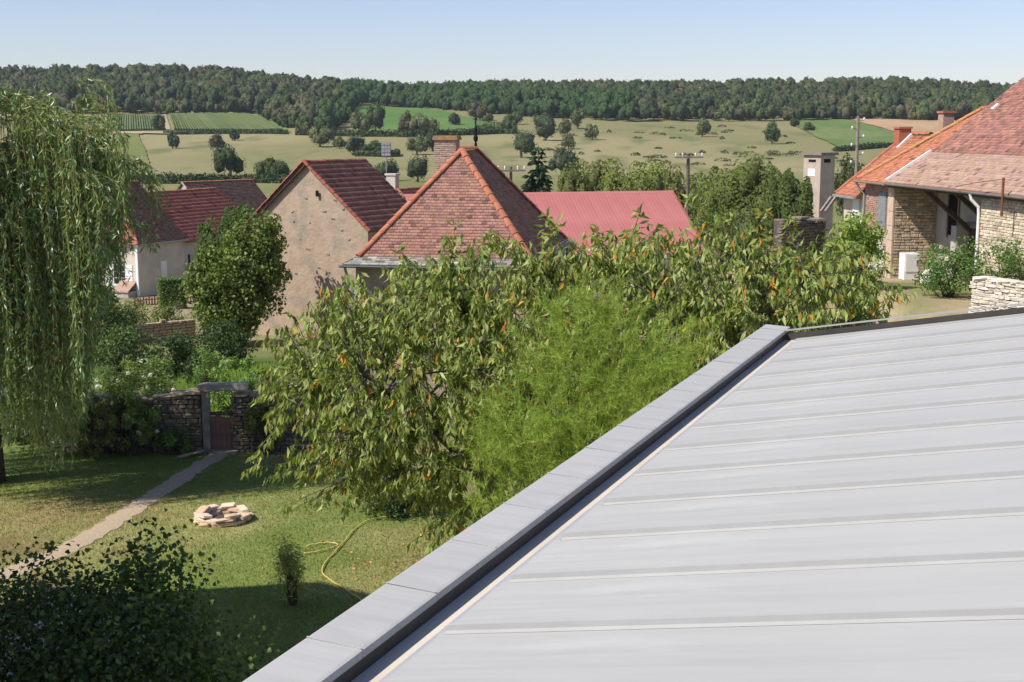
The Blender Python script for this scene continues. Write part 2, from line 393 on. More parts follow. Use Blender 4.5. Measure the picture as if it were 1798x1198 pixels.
def vine_rows(parent, top, bot, n):
    mb = MB()
    for i in range(n):
        t = (i + .5) / n
        x0 = top[0][0] + (top[1][0] - top[0][0]) * t; y0 = top[0][1] + (top[1][1] - top[0][1]) * t
        x1 = bot[0][0] + (bot[1][0] - bot[0][0]) * t; y1 = bot[0][1] + (bot[1][1] - bot[0][1]) * t
        s = np.linspace(0, 1, 9); P = on_land(x0 + (x1 - x0) * s, y0 + (y1 - y0) * s)
        P[:, 2] += (fnoise(P[:, :2], 60, 5) - .5) * 2.2 + .9
        g = random.uniform(.85, 1.2); mb.tube(P, .42 + .1 * rng.random(9), 4, (.095 * g, .125 * g, .045 * g))
    mb.build('vine_rows', M_FIELD, parent, kind='stuff')
vine_rows(v1, ((188, 204), (281, 203)), ((182, 234), (290, 232)), 24)
vine_rows(v2, ((296, 203), (437, 204)), ((305, 232), (498, 233)), 40)

# ------------------------------------------------------------------ the metal roof we look across
VPX, VPY = 1850.0, 225.0
D_P = unit(ray(VPX, VPY)); D_P[2] = 0; D_P = unit(D_P)      # along the parapet (level)
D_S = -unit(ray(-4811, 1359)); S_H = unit(np.array([D_P[1], -D_P[0], 0]))
D_S = unit(S_H + np.array([0, 0, math.tan(math.radians(9.7))]))   # along a seam, rising away from the parapet
N_R = unit(np.cross(D_S, D_P)); N_R = N_R if N_R[2] > 0 else -N_R
A0 = CAM + ray(787, 1110) * 4.46
SEAM, KN, KF, RL = .55, -7, 12, 9.0
def rp(k, s, h=0.0, g=0.0):                                  # k seams along the parapet, s metres up the slope, h above the sheet
    return A0 + D_P * (k * SEAM) + D_S * s + N_R * h - S_H * g
house = thing('zinc_roofed_house', 'house wing with pale grey standing seam zinc roof and a raised parapet', 'house', rp(3, 4) * np.array([1, 1, 0]))
UP = np.array([0, 0, 1.0])
K_END = KF + .42
gz_h = .045; gut = .137; cop = .195; ups = .048
NFR = Fr((0, 0, 0), e1=S_H)
for k in range(KN, KF + 1):
    k0, k1 = k, min(k + 1, K_END - .02); s = np.linspace(-.02, RL, 28); u = np.linspace(0.012, 1 - .012, 7)
    uu, ss = np.meshgrid(u, s); kk = k0 + (k1 - k0) * uu
    wob = (fnoise(np.stack([kk * .9, ss * .5], -1), .8, 50 + k) - .5) * .0065 * np.sin(np.pi * uu)
    V = A0 + D_P * (kk * SEAM)[..., None] + D_S * ss[..., None] + N_R * wob[..., None]
    idx = np.arange(28 * 7).reshape(28, 7)
    F = np.stack([idx[:-1, :-1], idx[:-1, 1:], idx[1:, 1:], idx[1:, :-1]], -1).reshape(-1, 4)
    np_obj('roof_panel', V.reshape(-1, 3), F, M_ZINC, house, smooth=True)
    if k <= KF and k > KN:
        s0 = .0 + random.uniform(-.012, .012)
        prof = [(-.024, .001), (-.013, .005), (-.006, .007), (-.0042, .026), (.005, .027), (.005, .012), (.011, .004), (.022, .001)]
        mb = MB(); stn = [s0, s0 + .02, 2.2, 4.5, 6.8, RL]; V = []
        for j, st in enumerate(stn):
            for a, h in prof:
                hh = h if j else h * .82
                V.append(rp(k, st, hh) + D_P * (a + (.0025 * math.sin(st * 1.7 + k) if j > 1 else 0)))
        n = len(prof); F = [(j * n + i, (j + 1) * n + i, (j + 1) * n + i + 1, j * n + i + 1) for j in range(len(stn) - 1) for i in range(n - 1)]
        F.append(tuple(range(n)))
        mb.add(V, F); mb.build('standing_seam', M_SEAM, house)
# gutter sole, parapet upstand, coping pieces
def strip(ks, g0, z0, g1, z1):                               # level strip along the parapet between two offsets
    return [A0 + D_P * (k * SEAM) - S_H * g + UP * z for k in ks for g, z in ((g0, z0), (g1, z1))]
k_lo, k_hi = KN, K_END
for k in np.arange(k_lo, k_hi - .1, 2.0):
    k1 = min(k + 2.0, k_hi); mb = MB()
    d = .0012 * random.random()
    mb.add(strip((k, k1), -.03, -.003 + d, gut + .01, -.052 + d), [(0, 1, 3, 2)])
    mb.build('gutter_sheet', M_GUTTER, house)
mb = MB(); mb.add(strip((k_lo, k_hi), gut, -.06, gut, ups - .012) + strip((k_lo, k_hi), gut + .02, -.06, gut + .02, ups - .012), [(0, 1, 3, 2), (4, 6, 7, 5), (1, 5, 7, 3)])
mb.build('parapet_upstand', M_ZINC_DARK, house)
kk = k_lo + .35
while kk < k_hi + .35:
    k1 = min(kk + .998, k_hi + .35); t = random.uniform(-.0006, .0006)
    zi, zo = ups + .004 + t, ups + .016 + t
    w0, w1 = gut - .008, gut + cop
    o1 = [(w0, zi - .026), (w0, zi), (w0 + .012, zi + .003), (w1 - .008, zo), (w1, zo - .003), (w1 + .001, zo - .07)]
    V = []
    for q in (kk + .0015, k1 - .0015):
        for g, z in o1: V.append(A0 + D_P * (q * SEAM) - S_H * g + UP * z)
    n = len(o1); mb = MB(); mb.add(V, [(i, i + 1, n + i + 1, n + i) for i in range(n - 1)] + [tuple(range(n)), tuple(range(2 * n - 1, n - 1, -1))])
    c_o = mb.build('coping_sheet', M_ZINC, house)
    fold = MB(); q = kk
    fold.beam(A0 + D_P * (q * SEAM) - S_H * (w0 + .004) + UP * (zi + .0045), A0 + D_P * (q * SEAM) - S_H * (w1 - .004) + UP * (zo + .0035), .005, .003)
    fold.build('joint_fold', M_ZINC, c_o)
    kk += 1.0
# far verge: dark upstand with a thin pale capping
def vr(s, z, d): return rp(K_END, s) + UP * z + D_P * d
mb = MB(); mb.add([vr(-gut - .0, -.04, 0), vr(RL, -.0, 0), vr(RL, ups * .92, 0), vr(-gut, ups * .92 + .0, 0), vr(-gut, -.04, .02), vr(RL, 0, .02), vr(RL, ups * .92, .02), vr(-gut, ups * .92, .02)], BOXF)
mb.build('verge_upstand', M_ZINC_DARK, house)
for j in range(5):
    s0 = -gut - cop - .01 + j * 2.0; s1 = min(s0 + 1.995, RL); mb = MB()
    z = ups + .02
    mb.add([vr(s0, z, -.012), vr(s1, z, -.012), vr(s1, z - .004, .05), vr(s0, z - .004, .05), vr(s0, z + .012, -.012), vr(s1, z + .012, -.012), vr(s1, z + .006, .05), vr(s0, z + .006, .05)], BOXF)
    mb.build('verge_capping', M_ZINC, house)
# walls under the roof
g0 = gut + cop - .03
wall_c = [A0 + D_P * (q * SEAM) - S_H * g for q, g in ((k_lo, g0), (k_hi + .2, g0), (k_hi + .2, -RL + .1), (k_lo, -RL + .1))]
for i in range(2):
    p, q = wall_c[i], wall_c[i + 1]; fr = Fr((p[0], p[1], 0), e1=q - p); L = float(np.linalg.norm((q - p)[:2]))
    top = A0[2] + (ups - .075 if i == 0 else -.06)
    if i == 0: MB().box(fr, 0, L, -.28, 0, -.1, top).build('wall', M_PLASTER_PALE, house)
    else:
        zz = [top, top + RL * D_S[2] * .97]
        V = [fr.p(0, 0.002, -.1), fr.p(L, 0.002, -.1), fr.p(L, -.28, -.1), fr.p(0, -.28, -.1), fr.p(0, .002, zz[0]), fr.p(L, .002, zz[1]), fr.p(L, -.28, zz[1]), fr.p(0, -.28, zz[0])]
        MB().hexa(V).build('wall', M_PLASTER_PALE, house)
# a few specks of grit, a screw cap, a smear of sealant in the gutter
for (s, k, r) in ((1.9, 5.55, .009), (.32, 12.15, .016)):
    P = rp(k, s, .004); mb = MB(); mb.tube([P - N_R * .003, P + N_R * r * .5], [r, r * .6], 7); mb.build('grit_speck', M_DARK if r < .013 else M_ZINC_GREY, house)

# ------------------------------------------------------------------ added wing, unseen beyond the frame: placed and sized to shade the lawn corner
wing = thing('shadow_wing', 'added unseen rendered wing, sized to cast the shadow over the lawn corner', 'house', (-13.7, 11, 0))
wf = Fr((-9.8, 19.5, 0), e1=(0, -1))
MB().box(wf, 0, 22, -6.5, 0, -.1, 9.5).build('wall', M_PLASTER, wing)
MB().slab([wf.p(-.05, .25, 9.45), wf.p(22.3, .25, 9.45), wf.p(22.3, -3.25, 12.0), wf.p(-.05, -3.25, 12.0)], (0, 0, .16)).slab([wf.p(-.05, -6.75, 9.45), wf.p(22.3, -6.75, 9.45), wf.p(22.3, -3.25, 12.002), wf.p(-.05, -3.25, 12.002)], (0, 0, .16)).build('roof', mat_plain('wing_roof_tile', (.36, .15, .09), (.26, .12, .08), 5), wing)
MB().add([wf.p(.0, 0, 9.5), wf.p(.0, -6.5, 9.5), wf.p(.0, -3.25, 11.95), wf.p(.3, 0, 9.5), wf.p(.3, -6.5, 9.5), wf.p(.3, -3.25, 11.95)], [(0, 1, 2), (3, 5, 4), (0, 3, 4, 1), (1, 4, 5, 2), (2, 5, 3, 0)]).build('gable', M_PLASTER, wing)
for a in (3, 7, 11):
    w = MB().box(wf, a, a + 1.1, .002, .05, 4.6, 6.1).build('window', M_WHITE, wing); MB().box(wf, a + .08, a + 1.02, .05, .058, 4.68, 6.02).build('pane', M_GLASS, w)
# ------------------------------------------------------------------ roof tiles, stones, bricks
def tiles(parent, o, eu, ev, V, urange, tw, ex, th, base, var, name='roof_tiles', mat=None, lift=.012, dark=(.5, .45, .42), pdark=.12, sag=0.0):
    nrm = unit(np.cross(eu, ev)); nrm = nrm if nrm[2] > 0 else -nrm
    vs, fs, cs = [], [], []; row = 0; v = 0.0; base = np.array(base)
    while v < V - ex * .3:
        um0, um1 = urange(min(v + ex * .5, V)); off = (row % 2) * tw * .5; u = math.floor(um0 / tw) * tw - off
        g_row = random.uniform(.93, 1.07)
        while u < um1:
            a, b = max(u + .004, um0), min(u + tw - .004, um1)
            if b - a > tw * .12:
                t = th * random.uniform(.8, 1.25); j = random.uniform(-.006, .006); v1 = min(v + ex * 1.12, V)
                n = len(vs)
                for uu, vv, h in ((a, v + j, t), (b, v + j + random.uniform(-.004, .004), t * random.uniform(.85, 1.15)), (b, v1, .15 * th), (a, v1, .15 * th), (a, v + j, -.004), (b, v + j, -.004)):
                    q = o + eu * uu + ev * vv + nrm * (h + lift)
                    if sag: q = q + np.array([0, 0, sag * (uu ** 2) ])
                    vs.append(q)
                fs += [(n, n + 1, n + 2, n + 3), (n + 4, n + 5, n + 1, n)]
                g = g_row * random.uniform(1 - var, 1 + var); c = base * g * np.array([1, random.uniform(.92, 1.1), random.uniform(.9, 1.12)])
                if random.random() < pdark: c = c * np.array(dark) * random.uniform(.9, 1.5)
                cs += [c] * 6
            u += tw
        v += ex; row += 1
    return np_obj(name, np.array(vs), np.array(fs), mat or M_TILE, parent, np.array(cs), kind='stuff')
def chamfer_mesh(name, seed, mat, jit=.16, ch=.22):
    r = np.random.default_rng(seed); V = []; id_ = {}
    corner = {(x, y, z): np.array([x, y, z]) * (1 + (r.random(3) - .5) * jit * 2) for x in (-1, 1) for y in (-1, 1) for z in (-1, 1)}
    for k, c in corner.items():
        for ax in range(3):
            q = c.copy()
            for o_ in range(3):
                if o_ != ax: q[o_] = c[o_] - k[o_] * ch
            id_[(k, ax)] = len(V); V.append(q)
    F = []
    for ax in range(3):
        o1, o2 = [a for a in range(3) if a != ax]
        for s in (-1, 1):
            ks = []
            for a, b in ((-1, -1), (1, -1), (1, 1), (-1, 1)):
                k = [0, 0, 0]; k[ax] = s; k[o1] = a; k[o2] = b; ks.append(id_[(tuple(k), ax)])
            flip = (s == 1) == (ax == 1)
            F.append(tuple(ks[::-1] if flip else ks))
    for ax in range(3):
        o1, o2 = [a for a in range(3) if a != ax]
        for s1 in (-1, 1):
            for s2 in (-1, 1):
                k0, k1 = [0] * 3, [0] * 3; k0[ax], k1[ax] = -1, 1; k0[o1] = k1[o1] = s1; k0[o2] = k1[o2] = s2
                k0, k1 = tuple(k0), tuple(k1)
                F.append((id_[(k0, o1)], id_[(k1, o1)], id_[(k1, o2)], id_[(k0, o2)]))
    for k in corner: F.append((id_[(k, 0)], id_[(k, 1)], id_[(k, 2)]))
    me = bpy.data.meshes.new(name); me.from_pydata([tuple(v) for v in V], [], F); me.update(); me.materials.append(mat); return me
STONE_CACHE = {}
def stone_obj(name, mat, parent, c, half, rz=0.0, rx=0.0, ry=0.0):
    key = mat.name
    if key not in STONE_CACHE: STONE_CACHE[key] = [chamfer_mesh('stone', 30 + i, mat) for i in range(7)]
    o = bpy.data.objects.new(name, random.choice(STONE_CACHE[key])); link(o, parent, c)
    o.scale = half; o.rotation_euler = (rx, ry, rz); return o
def stone_wall(parent, fr, a0, a1, z0, z1, thick, mat, w=(.2, .42), h=(.12, .2), ztop=None, gap=.012, cap=None, mortar=None, name='stone'):
    """rubble courses standing on the frame's first axis, face towards -second axis"""
    zf = ztop or (lambda a: z1)
    n = 10; V = []
    for a in np.linspace(a0 + .02, a1 - .02, n):
        for b, z in ((.04, z0 - .2), (thick, z0 - .2), (thick, zf(a) - .05), (.04, zf(a) - .05)): V.append(fr.p(a, b, z))
    F = [(i * 4 + j, i * 4 + (j + 1) % 4, (i + 1) * 4 + (j + 1) % 4, (i + 1) * 4 + j) for i in range(n - 1) for j in range(4)] + [(3, 2, 1, 0), tuple(range(4 * n - 4, 4 * n))]
    MB().add(V, F).build('wall_core', mortar or M_MORTAR_DARK, parent)
    z = z0
    while z < z1:
        hh = random.uniform(*h); a = a0 + random.uniform(-.12, .0)
        while a < a1:
            ww = random.uniform(*w); b = min(a + ww, a1)
            if b - a > .05 and z + hh * .5 < zf((a + b) / 2):
                d = random.uniform(.1, .15)
                stone_obj(name, mat, parent, fr.p((a + b) / 2, d * .8 + random.uniform(-.03, .02), z + hh / 2), ((b - a) / 2 - gap * .5, d, hh / 2 - gap * .4), fr.ang + random.uniform(-.06, .06), random.uniform(-.05, .05), random.uniform(-.06, .06))
            a = b
        z += hh
    if cap:
        a = a0
        while a < a1:
            ww = random.uniform(.3, .55); b = min(a + ww, a1); m = (a + b) / 2
            stone_obj('coping_stone', cap, parent, fr.p(m, thick / 2, zf(m) + .02), ((b - a) / 2, thick / 2 + .05, .045), fr.ang, 0, random.uniform(-.08, .08)); a = b
def stone_skin(parent, fr, a0, a1, z0, z1, cols, w=(.2, .45), h=(.12, .2), d=.035, ztop=None, name='wall_stones', mat=None):
    """a face of stones on an existing wall (too small to pick apart one by one): one joined part, -second axis outward"""
    mb = MB(); z = z0
    while z < z1:
        hh = random.uniform(*h); a = a0
        while a < a1:
            ww = random.uniform(*w); b = min(a + ww, a1); m = (a + b) / 2
            if b - a > .04 and (ztop is None or z + hh < ztop(m)):
                zt = min(z + hh, z1) - .012; g = .012; c = np.array(random.choice(cols)) * random.uniform(.8, 1.15); p = d * random.uniform(.5, 1.2)
                j = lambda: random.uniform(-.012, .012)
                V = [fr.p(a + g, 0.01, z), fr.p(b - g, 0.01, z), fr.p(b - g, .01, zt), fr.p(a + g, .01, zt),
                     fr.p(a + g * 2 + j(), -p, z + g + j()), fr.p(b - g * 2 + j(), -p, z + g + j()), fr.p(b - g * 2 + j(), -p, zt - g + j()), fr.p(a + g * 2 + j(), -p, zt - g + j())]
                mb.add(V, [(4, 5, 6, 7), (0, 1, 5, 4), (1, 2, 6, 5), (2, 3, 7, 6), (3, 0, 4, 7)], tuple(c))
            a = b
        z += hh
    return mb.build(name, mat or M_STONE_ATTR, parent, kind='stuff')
RT = {}
def ridge_tile(parent, p, q, r=.13, mat=None, name='ridge_tile'):
    """half-round tile from p to q, wider at p; alike tiles share one mesh"""
    mat = mat or M_RIDGE; p, q = np.asarray(p, float), np.asarray(q, float); L = float(np.linalg.norm(q - p)); key = (round(L, 2), round(r, 2), mat.name)
    if key not in RT:
        mb = MB(); n = 8; V = []
        for y, rr in ((-L * .04, r * 1.08), (L * .06, r * 1.08), (L * .08, r), (L * 1.02, r * .86)):
            for i in range(n + 1):
                t = math.pi * i / n; V.append((rr * math.cos(t), y, rr * math.sin(t) * .8 - r * .15))
        k = n + 1; F = [(j * k + i, j * k + i + 1, (j + 1) * k + i + 1, (j + 1) * k + i) for j in range(3) for i in range(n)]
        F.append(tuple(range(k - 1, -1, -1)))
        me = bpy.data.meshes.new('ridge_tile'); me.from_pydata(V, [], F); me.update(); me.materials.append(mat); RT[key] = me
    o = bpy.data.objects.new(name, RT[key]); link(o, parent, p)
    d = unit(q - p); o.rotation_mode = 'QUATERNION'
    x = unit(np.cross(d, UP)); z = np.cross(x, d)
    from mathutils import Matrix
    o.rotation_quaternion = Matrix([[x[0], d[0], z[0]], [x[1], d[1], z[1]], [x[2], d[2], z[2]]]).to_quaternion()
    return o
def ridge_line(parent, p, q, step=.33, r=.13, mat=None, name='ridge_tile'):
    p, q = np.asarray(p, float), np.asarray(q, float); n = max(1, int(round(np.linalg.norm(q - p) / step)))
    for i in range(n):
        j = np.array([0, 0, random.uniform(-.012, .012)])
        ridge_tile(parent, p + (q - p) * i / n + j, p + (q - p) * (i + 1) / n + j, r, mat, name)
def window(parent, fr, a0, a1, z0, z1, b=0.0, shutters=True, frame=None, glass=None, bars=1, side=-1):
    """window proud of a wall whose outside faces side*second axis"""
    s = side; B = lambda d: b + s * d
    def bx(mb, p, q, d0, d1, u, v): d = sorted((B(d0), B(d1))); return mb.box(fr, p, q, d[0], d[1], u, v)
    w = bx(MB(), a0, a1, -.06, .012, z0, z1).build('window', glass or M_GLASS, parent)
    f = MB(); t = .055
    for p, q, u, v in ((a0 - t, a0 + t * .4, z0 - t, z1 + t), (a1 - t * .4, a1 + t, z0 - t, z1 + t), (a0 + t * .4, a1 - t * .4, z1 - t * .4, z1 + t), (a0 + t * .4, a1 - t * .4, z0 - t, z0 + t * .4)): bx(f, p, q, -.05, .04, u, v)
    for i in range(bars):
        m = a0 + (a1 - a0) * (i + 1) / (bars + 1); bx(f, m - .025, m + .025, -.04, .034, z0 + .02, z1 - .02)
    for z in (z0 + (z1 - z0) / 3, z0 + (z1 - z0) * 2 / 3): bx(f, a0 + .02, a1 - .02, -.04, .03, z - .016, z + .016)
    f.build('window_frame', frame or M_WHITE, w)
    if shutters:
        ww = (a1 - a0) / 2
        for p, q in ((a0 - .07 - ww, a0 - .07), (a1 + .07, a1 + .07 + ww)):
            sh = bx(MB(), p, q, .003, .04, z0 - .04, z1 + .04).build('shutter', M_WHITE, parent)
            k = MB()
            for z in (z0 + .12, (z0 + z1) / 2, z1 - .12): bx(k, p + .01, q - .01, .04, .058, z - .035, z + .035)
            k.build('batten', M_WHITE, sh)
    bx(MB(), a0 - .1, a1 + .1, -.02, .1, z0 - .14, z0 - t).build('window_sill', M_PLASTER_PALE, w)
    return w

# ------------------------------------------------------------------ hipped house with the orange ridge tiles
def hip_house():
    FL = at(600, 465, 42.0); ze = FL[2]; fr = Fr((FL[0], FL[1], 0), math.radians(-10)); W, L2, DEP = 6.4, 2.3, 8.7; g = gz(FL) - .2
    h = thing('hipped_house', 'stone house with steep hipped red tile roof and orange ridge tiles behind the cherry tree', 'house', (*fr.p(W / 2, DEP / 2)[:2], g))
    oh = .35; w = MB()
    w.box(fr, oh, W - oh, oh, DEP - oh, g, ze - .02).build('wall', M_PLASTER, h)
    zr = ze + 3.5; P1, P2 = fr.p(W / 2, 3.2, zr), fr.p(W / 2, 3.2 + L2, zr)
    # bell-cast eaves: a flatter grey strip at the foot of the roof
    kick, kz = .42, .22
    c0 = [fr.p(0, 0, ze), fr.p(W, 0, ze), fr.p(W, DEP, ze), fr.p(0, DEP, ze)]
    c1 = [fr.p(kick, kick, ze + kz), fr.p(W - kick, kick, ze + kz), fr.p(W - kick, DEP - kick, ze + kz), fr.p(kick, DEP - kick, ze + kz)]
    m = MB(); m.add(c0 + c1, [(0, 1, 5, 4), (1, 2, 6, 5), (2, 3, 7, 6), (3, 0, 4, 7)]); m.add([p - UP * .08 for p in c0] + c0, [(3, 2, 1, 0), (0, 1, 5, 4), (1, 2, 6, 5), (2, 3, 7, 6), (3, 0, 4, 7)])
    ed = m.build('eaves', mat_plain('slate_eaves', (.17, .155, .14), (.10, .09, .08), 6, .9, .2, .5, .02), h)
    m = MB(); m.add(c1 + [P1, P2], [(0, 1, 4), (1, 2, 5, 4), (2, 3, 5), (3, 0, 4, 5)])
    roof = m.build('roof', mat_plain('tile_underlay', (.34, .15, .10), (.26, .11, .075), 5), h)
    cb, c_shade = (.37, .185, .14), (.26, .14, .108)  # darker tiles for the face away from the sun: its shade is painted in
    faces = [(c1[0], c1[1], P1, P1, cb, .16), (c1[1], c1[2], P2, P1, c_shade, .3), (c1[3], c1[0], P1, P2, cb, .16)]
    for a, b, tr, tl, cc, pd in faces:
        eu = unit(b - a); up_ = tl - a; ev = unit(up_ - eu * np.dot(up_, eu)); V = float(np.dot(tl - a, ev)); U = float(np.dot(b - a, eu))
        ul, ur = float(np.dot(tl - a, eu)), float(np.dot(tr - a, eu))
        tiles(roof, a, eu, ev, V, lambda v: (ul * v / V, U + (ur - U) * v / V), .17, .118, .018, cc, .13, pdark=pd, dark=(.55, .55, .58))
    # grey stone-slate courses on the flat strip
    for a, b, pa, pb in ((c0[0], c0[1], c1[0], c1[1]), (c0[1], c0[2], c1[1], c1[2]), (c0[3], c0[0], c1[3], c1[0])):
        eu = unit(b - a); up_ = pa - a; ev = unit(up_ - eu * np.dot(up_, eu)); V = float(np.dot(pa - a, ev)); U = float(np.dot(b - a, eu)); k = kick
        tiles(ed, a, eu, ev, V, lambda v: (k * v / V, U - k * v / V), .3, .12, .022, (.30, .275, .24), .35, name='eaves_slates', pdark=.3)
    for a, b in ((c1[0], P1), (c1[1], P1), (c1[2], P2)): ridge_line(roof, a + UP * .03, b + UP * .05, .36, .125)
    ridge_line(roof, P1 + UP * .06, P2 + UP * .06, .36, .13)
    # gutter along the front eave
    m = MB(); n = 8; V = []
    for a in (-.05, W + .05):
        for i in range(n + 1):
            t = math.pi + math.pi * i / n; V.append(fr.p(a, -.07 + .07 * math.cos(t), ze - .02 + .07 * math.sin(t)))
    m.add(V, [(i, i + 1, n + 2 + i, n + 1 + i) for i in range(n)]); m.box(fr, -.05, W + .05, -.155, -.14, ze - .045, ze - .012)
    gt = m.build('gutter', mat_plain('old_zinc_gutter', (.20, .215, .23), (.13, .14, .15), 4, .5, .5), h)
    MB().tube([fr.p(.12, -.06, ze - .08), fr.p(.14, .1, ze - .4), fr.p(.25, oh - .05, ze - .7), fr.p(.25, oh - .05, g)], .045, 8).build('downpipe', M_ZINC_GREY, gt)
    # chimney and finial
    C = at(786, 262, 46.6); cf = Fr((C[0], C[1], 0), math.radians(-10)); zt = row_z(246, 46.6)
    ch = MB().box(cf, -.4, .36, -.3, .3, zt - 2.2, zt).build('chimney', mat_plain('chimney_render', (.40, .31, .25), (.31, .235, .185), 4, .9, .2, .5, .02), h)
    stone_skin(ch, Fr(cf.p(0, -.3), cf.ang), -.4, .36, zt - 2.1, zt - .02, [(.42, .30, .23), (.46, .35, .28), (.36, .25, .19)], (.16, .26), (.055, .075), .012, name='chimney_bricks', mat=M_BRICK_ATTR)
    MB().box(cf, -.46, .42, -.36, .36, zt + .002, zt + .09).box(cf, -.44, .40, -.33, .33, zt + .092, zt + .15).build('chimney_cap', mat_plain('lichened_cap', (.24, .19, .14), (.50, .22, .05), 2.5, .9, .2, .4, .02, lo=.45, hi=.6), ch)
    f = P2 + UP * .12; m = MB()
    z = [0, .08, .16, .2, .3, .36, .42, .5, .56, .62, .72, .85, 1.0]; r = [.05, .045, .03, .07, .085, .06, .03, .028, .06, .05, .022, .03, .006]
    m.tube([f + UP * q for q in z], r, 8); m.build('finial', M_DARK, h, smooth=True)
hip_house()

# ------------------------------------------------------------------ house with the bare plastered gable
def gable_house():
    P0 = at(538, 287, 60.0); fr = Fr((P0[0], P0[1], 0), math.radians(-30)); g = gz(P0) - .4; zr = P0[2]; w, ze, D = 3.3, P0[2] - 2.75, 4.3
    h = thing('gabled_house', 'old house with pitted ochre gable wall and brown tiled roof', 'house', (P0[0], P0[1], g))
    sl = (zr - ze) / w
    V = [fr.p(-w, 0, g), fr.p(w, 0, g), fr.p(w, 0, ze), fr.p(0, 0, zr - .06), fr.p(-w, 0, ze)]
    MB().slab(V, fr.e2 * D).build('wall', M_PLASTER, h)
    roof = MB()
    for s in (-1, 1):
        e = w + .22
        roof.slab([fr.p(s * e, -.16, ze - sl * .22), fr.p(0, -.16, zr), fr.p(0, D + .15, zr), fr.p(s * e, D + .15, ze - sl * .22)], (0, 0, .07))
    rf = roof.build('roof', mat_plain('roof_boards', (.17, .09, .06), (.12, .065, .045), 5), h)
    for s, cc in ((1, (.25, .115, .085)), (-1, (.33, .12, .085))):  # slope away from the sun has its shade put into the tile colour
        e = w + .22; o = fr.p(s * e, -.16 if s > 0 else D + .15, ze - sl * .22 + .072); eu = fr.e2 * s; ev = unit(fr.p(0, -.16, zr) - fr.p(s * e, -.16, ze - sl * .22)); V = math.hypot(e, e * sl)
        tiles(rf, o, eu, ev, V, lambda v: (0, D + .31), .22, .315, .035, cc, .16, lift=.004, pdark=.1, dark=(.6, .6, .6), mat=M_TILE_CLEAN)
    a, b = fr.p(w + .24, -.19, ze - sl * .24 + .1), fr.p(0, -.19, zr + .1)
    vm = mat_rand('verge_tile_clay', (.38, .115, .07), (.26, .08, .055), .8, 2.5, .3, .02)
    ridge_line(rf, a, b, .31, .11, vm, 'verge_tile'); ridge_line(rf, fr.p(-w - .24, -.19, ze - sl * .24 + .08), b, .36, .1, vm, 'verge_tile')
    ridge_line(rf, fr.p(0, -.15, zr + .08), fr.p(0, D + .1, zr + .05), .36, .12, vm)
    # a slit window, putlog holes and projecting stones in the plaster
    q = at(557, 340, 59.6); MB().box(Fr((q[0], q[1], 0), fr.ang), -.06, .06, -.05, .02, q[2] - .13, q[2] + .13).build('slit_window', M_DARK, h)
    for px, py, ww in ((537, 348, 1), (513, 372, 1), (569, 371, 1.6), (603, 367, 1), (585, 384, 1.4), (544, 391, .7), (600, 404, 1), (613, 421, .9), (541, 437, 1.7), (576, 446, 1.2), (516, 389, .7), (527, 420, .6), (505, 430, 1), (588, 351, 1.3), (560, 470, 1), (520, 480, 1.1)):
        # point on the gable plane
        d = ray(px, py); n2 = fr.e2; t = np.dot(fr.o * [1, 1, 0] - CAM * [1, 1, 0], n2) / np.dot(d, n2); Q = CAM + d * t
        stone_obj('protruding_stone', M_STONE_G, h, Q + fr.e2 * .012, (.075 * ww, .045, .032), fr.ang, 0, random.uniform(-.2, .2))
    MB().beam(fr.p(-w - .3, -.17, ze - sl * .3 - .02), fr.p(0, -.17, zr - .02), .05, .17).build('bargeboard', mat_plain('red_brown_board', (.16, .075, .06), (.11, .055, .045), 4), rf)
M_STONE_G = mat_rand('grey_field_stone', (.36, .31, .25), (.24, .20, .16), .9, 2.0)
gable_house()

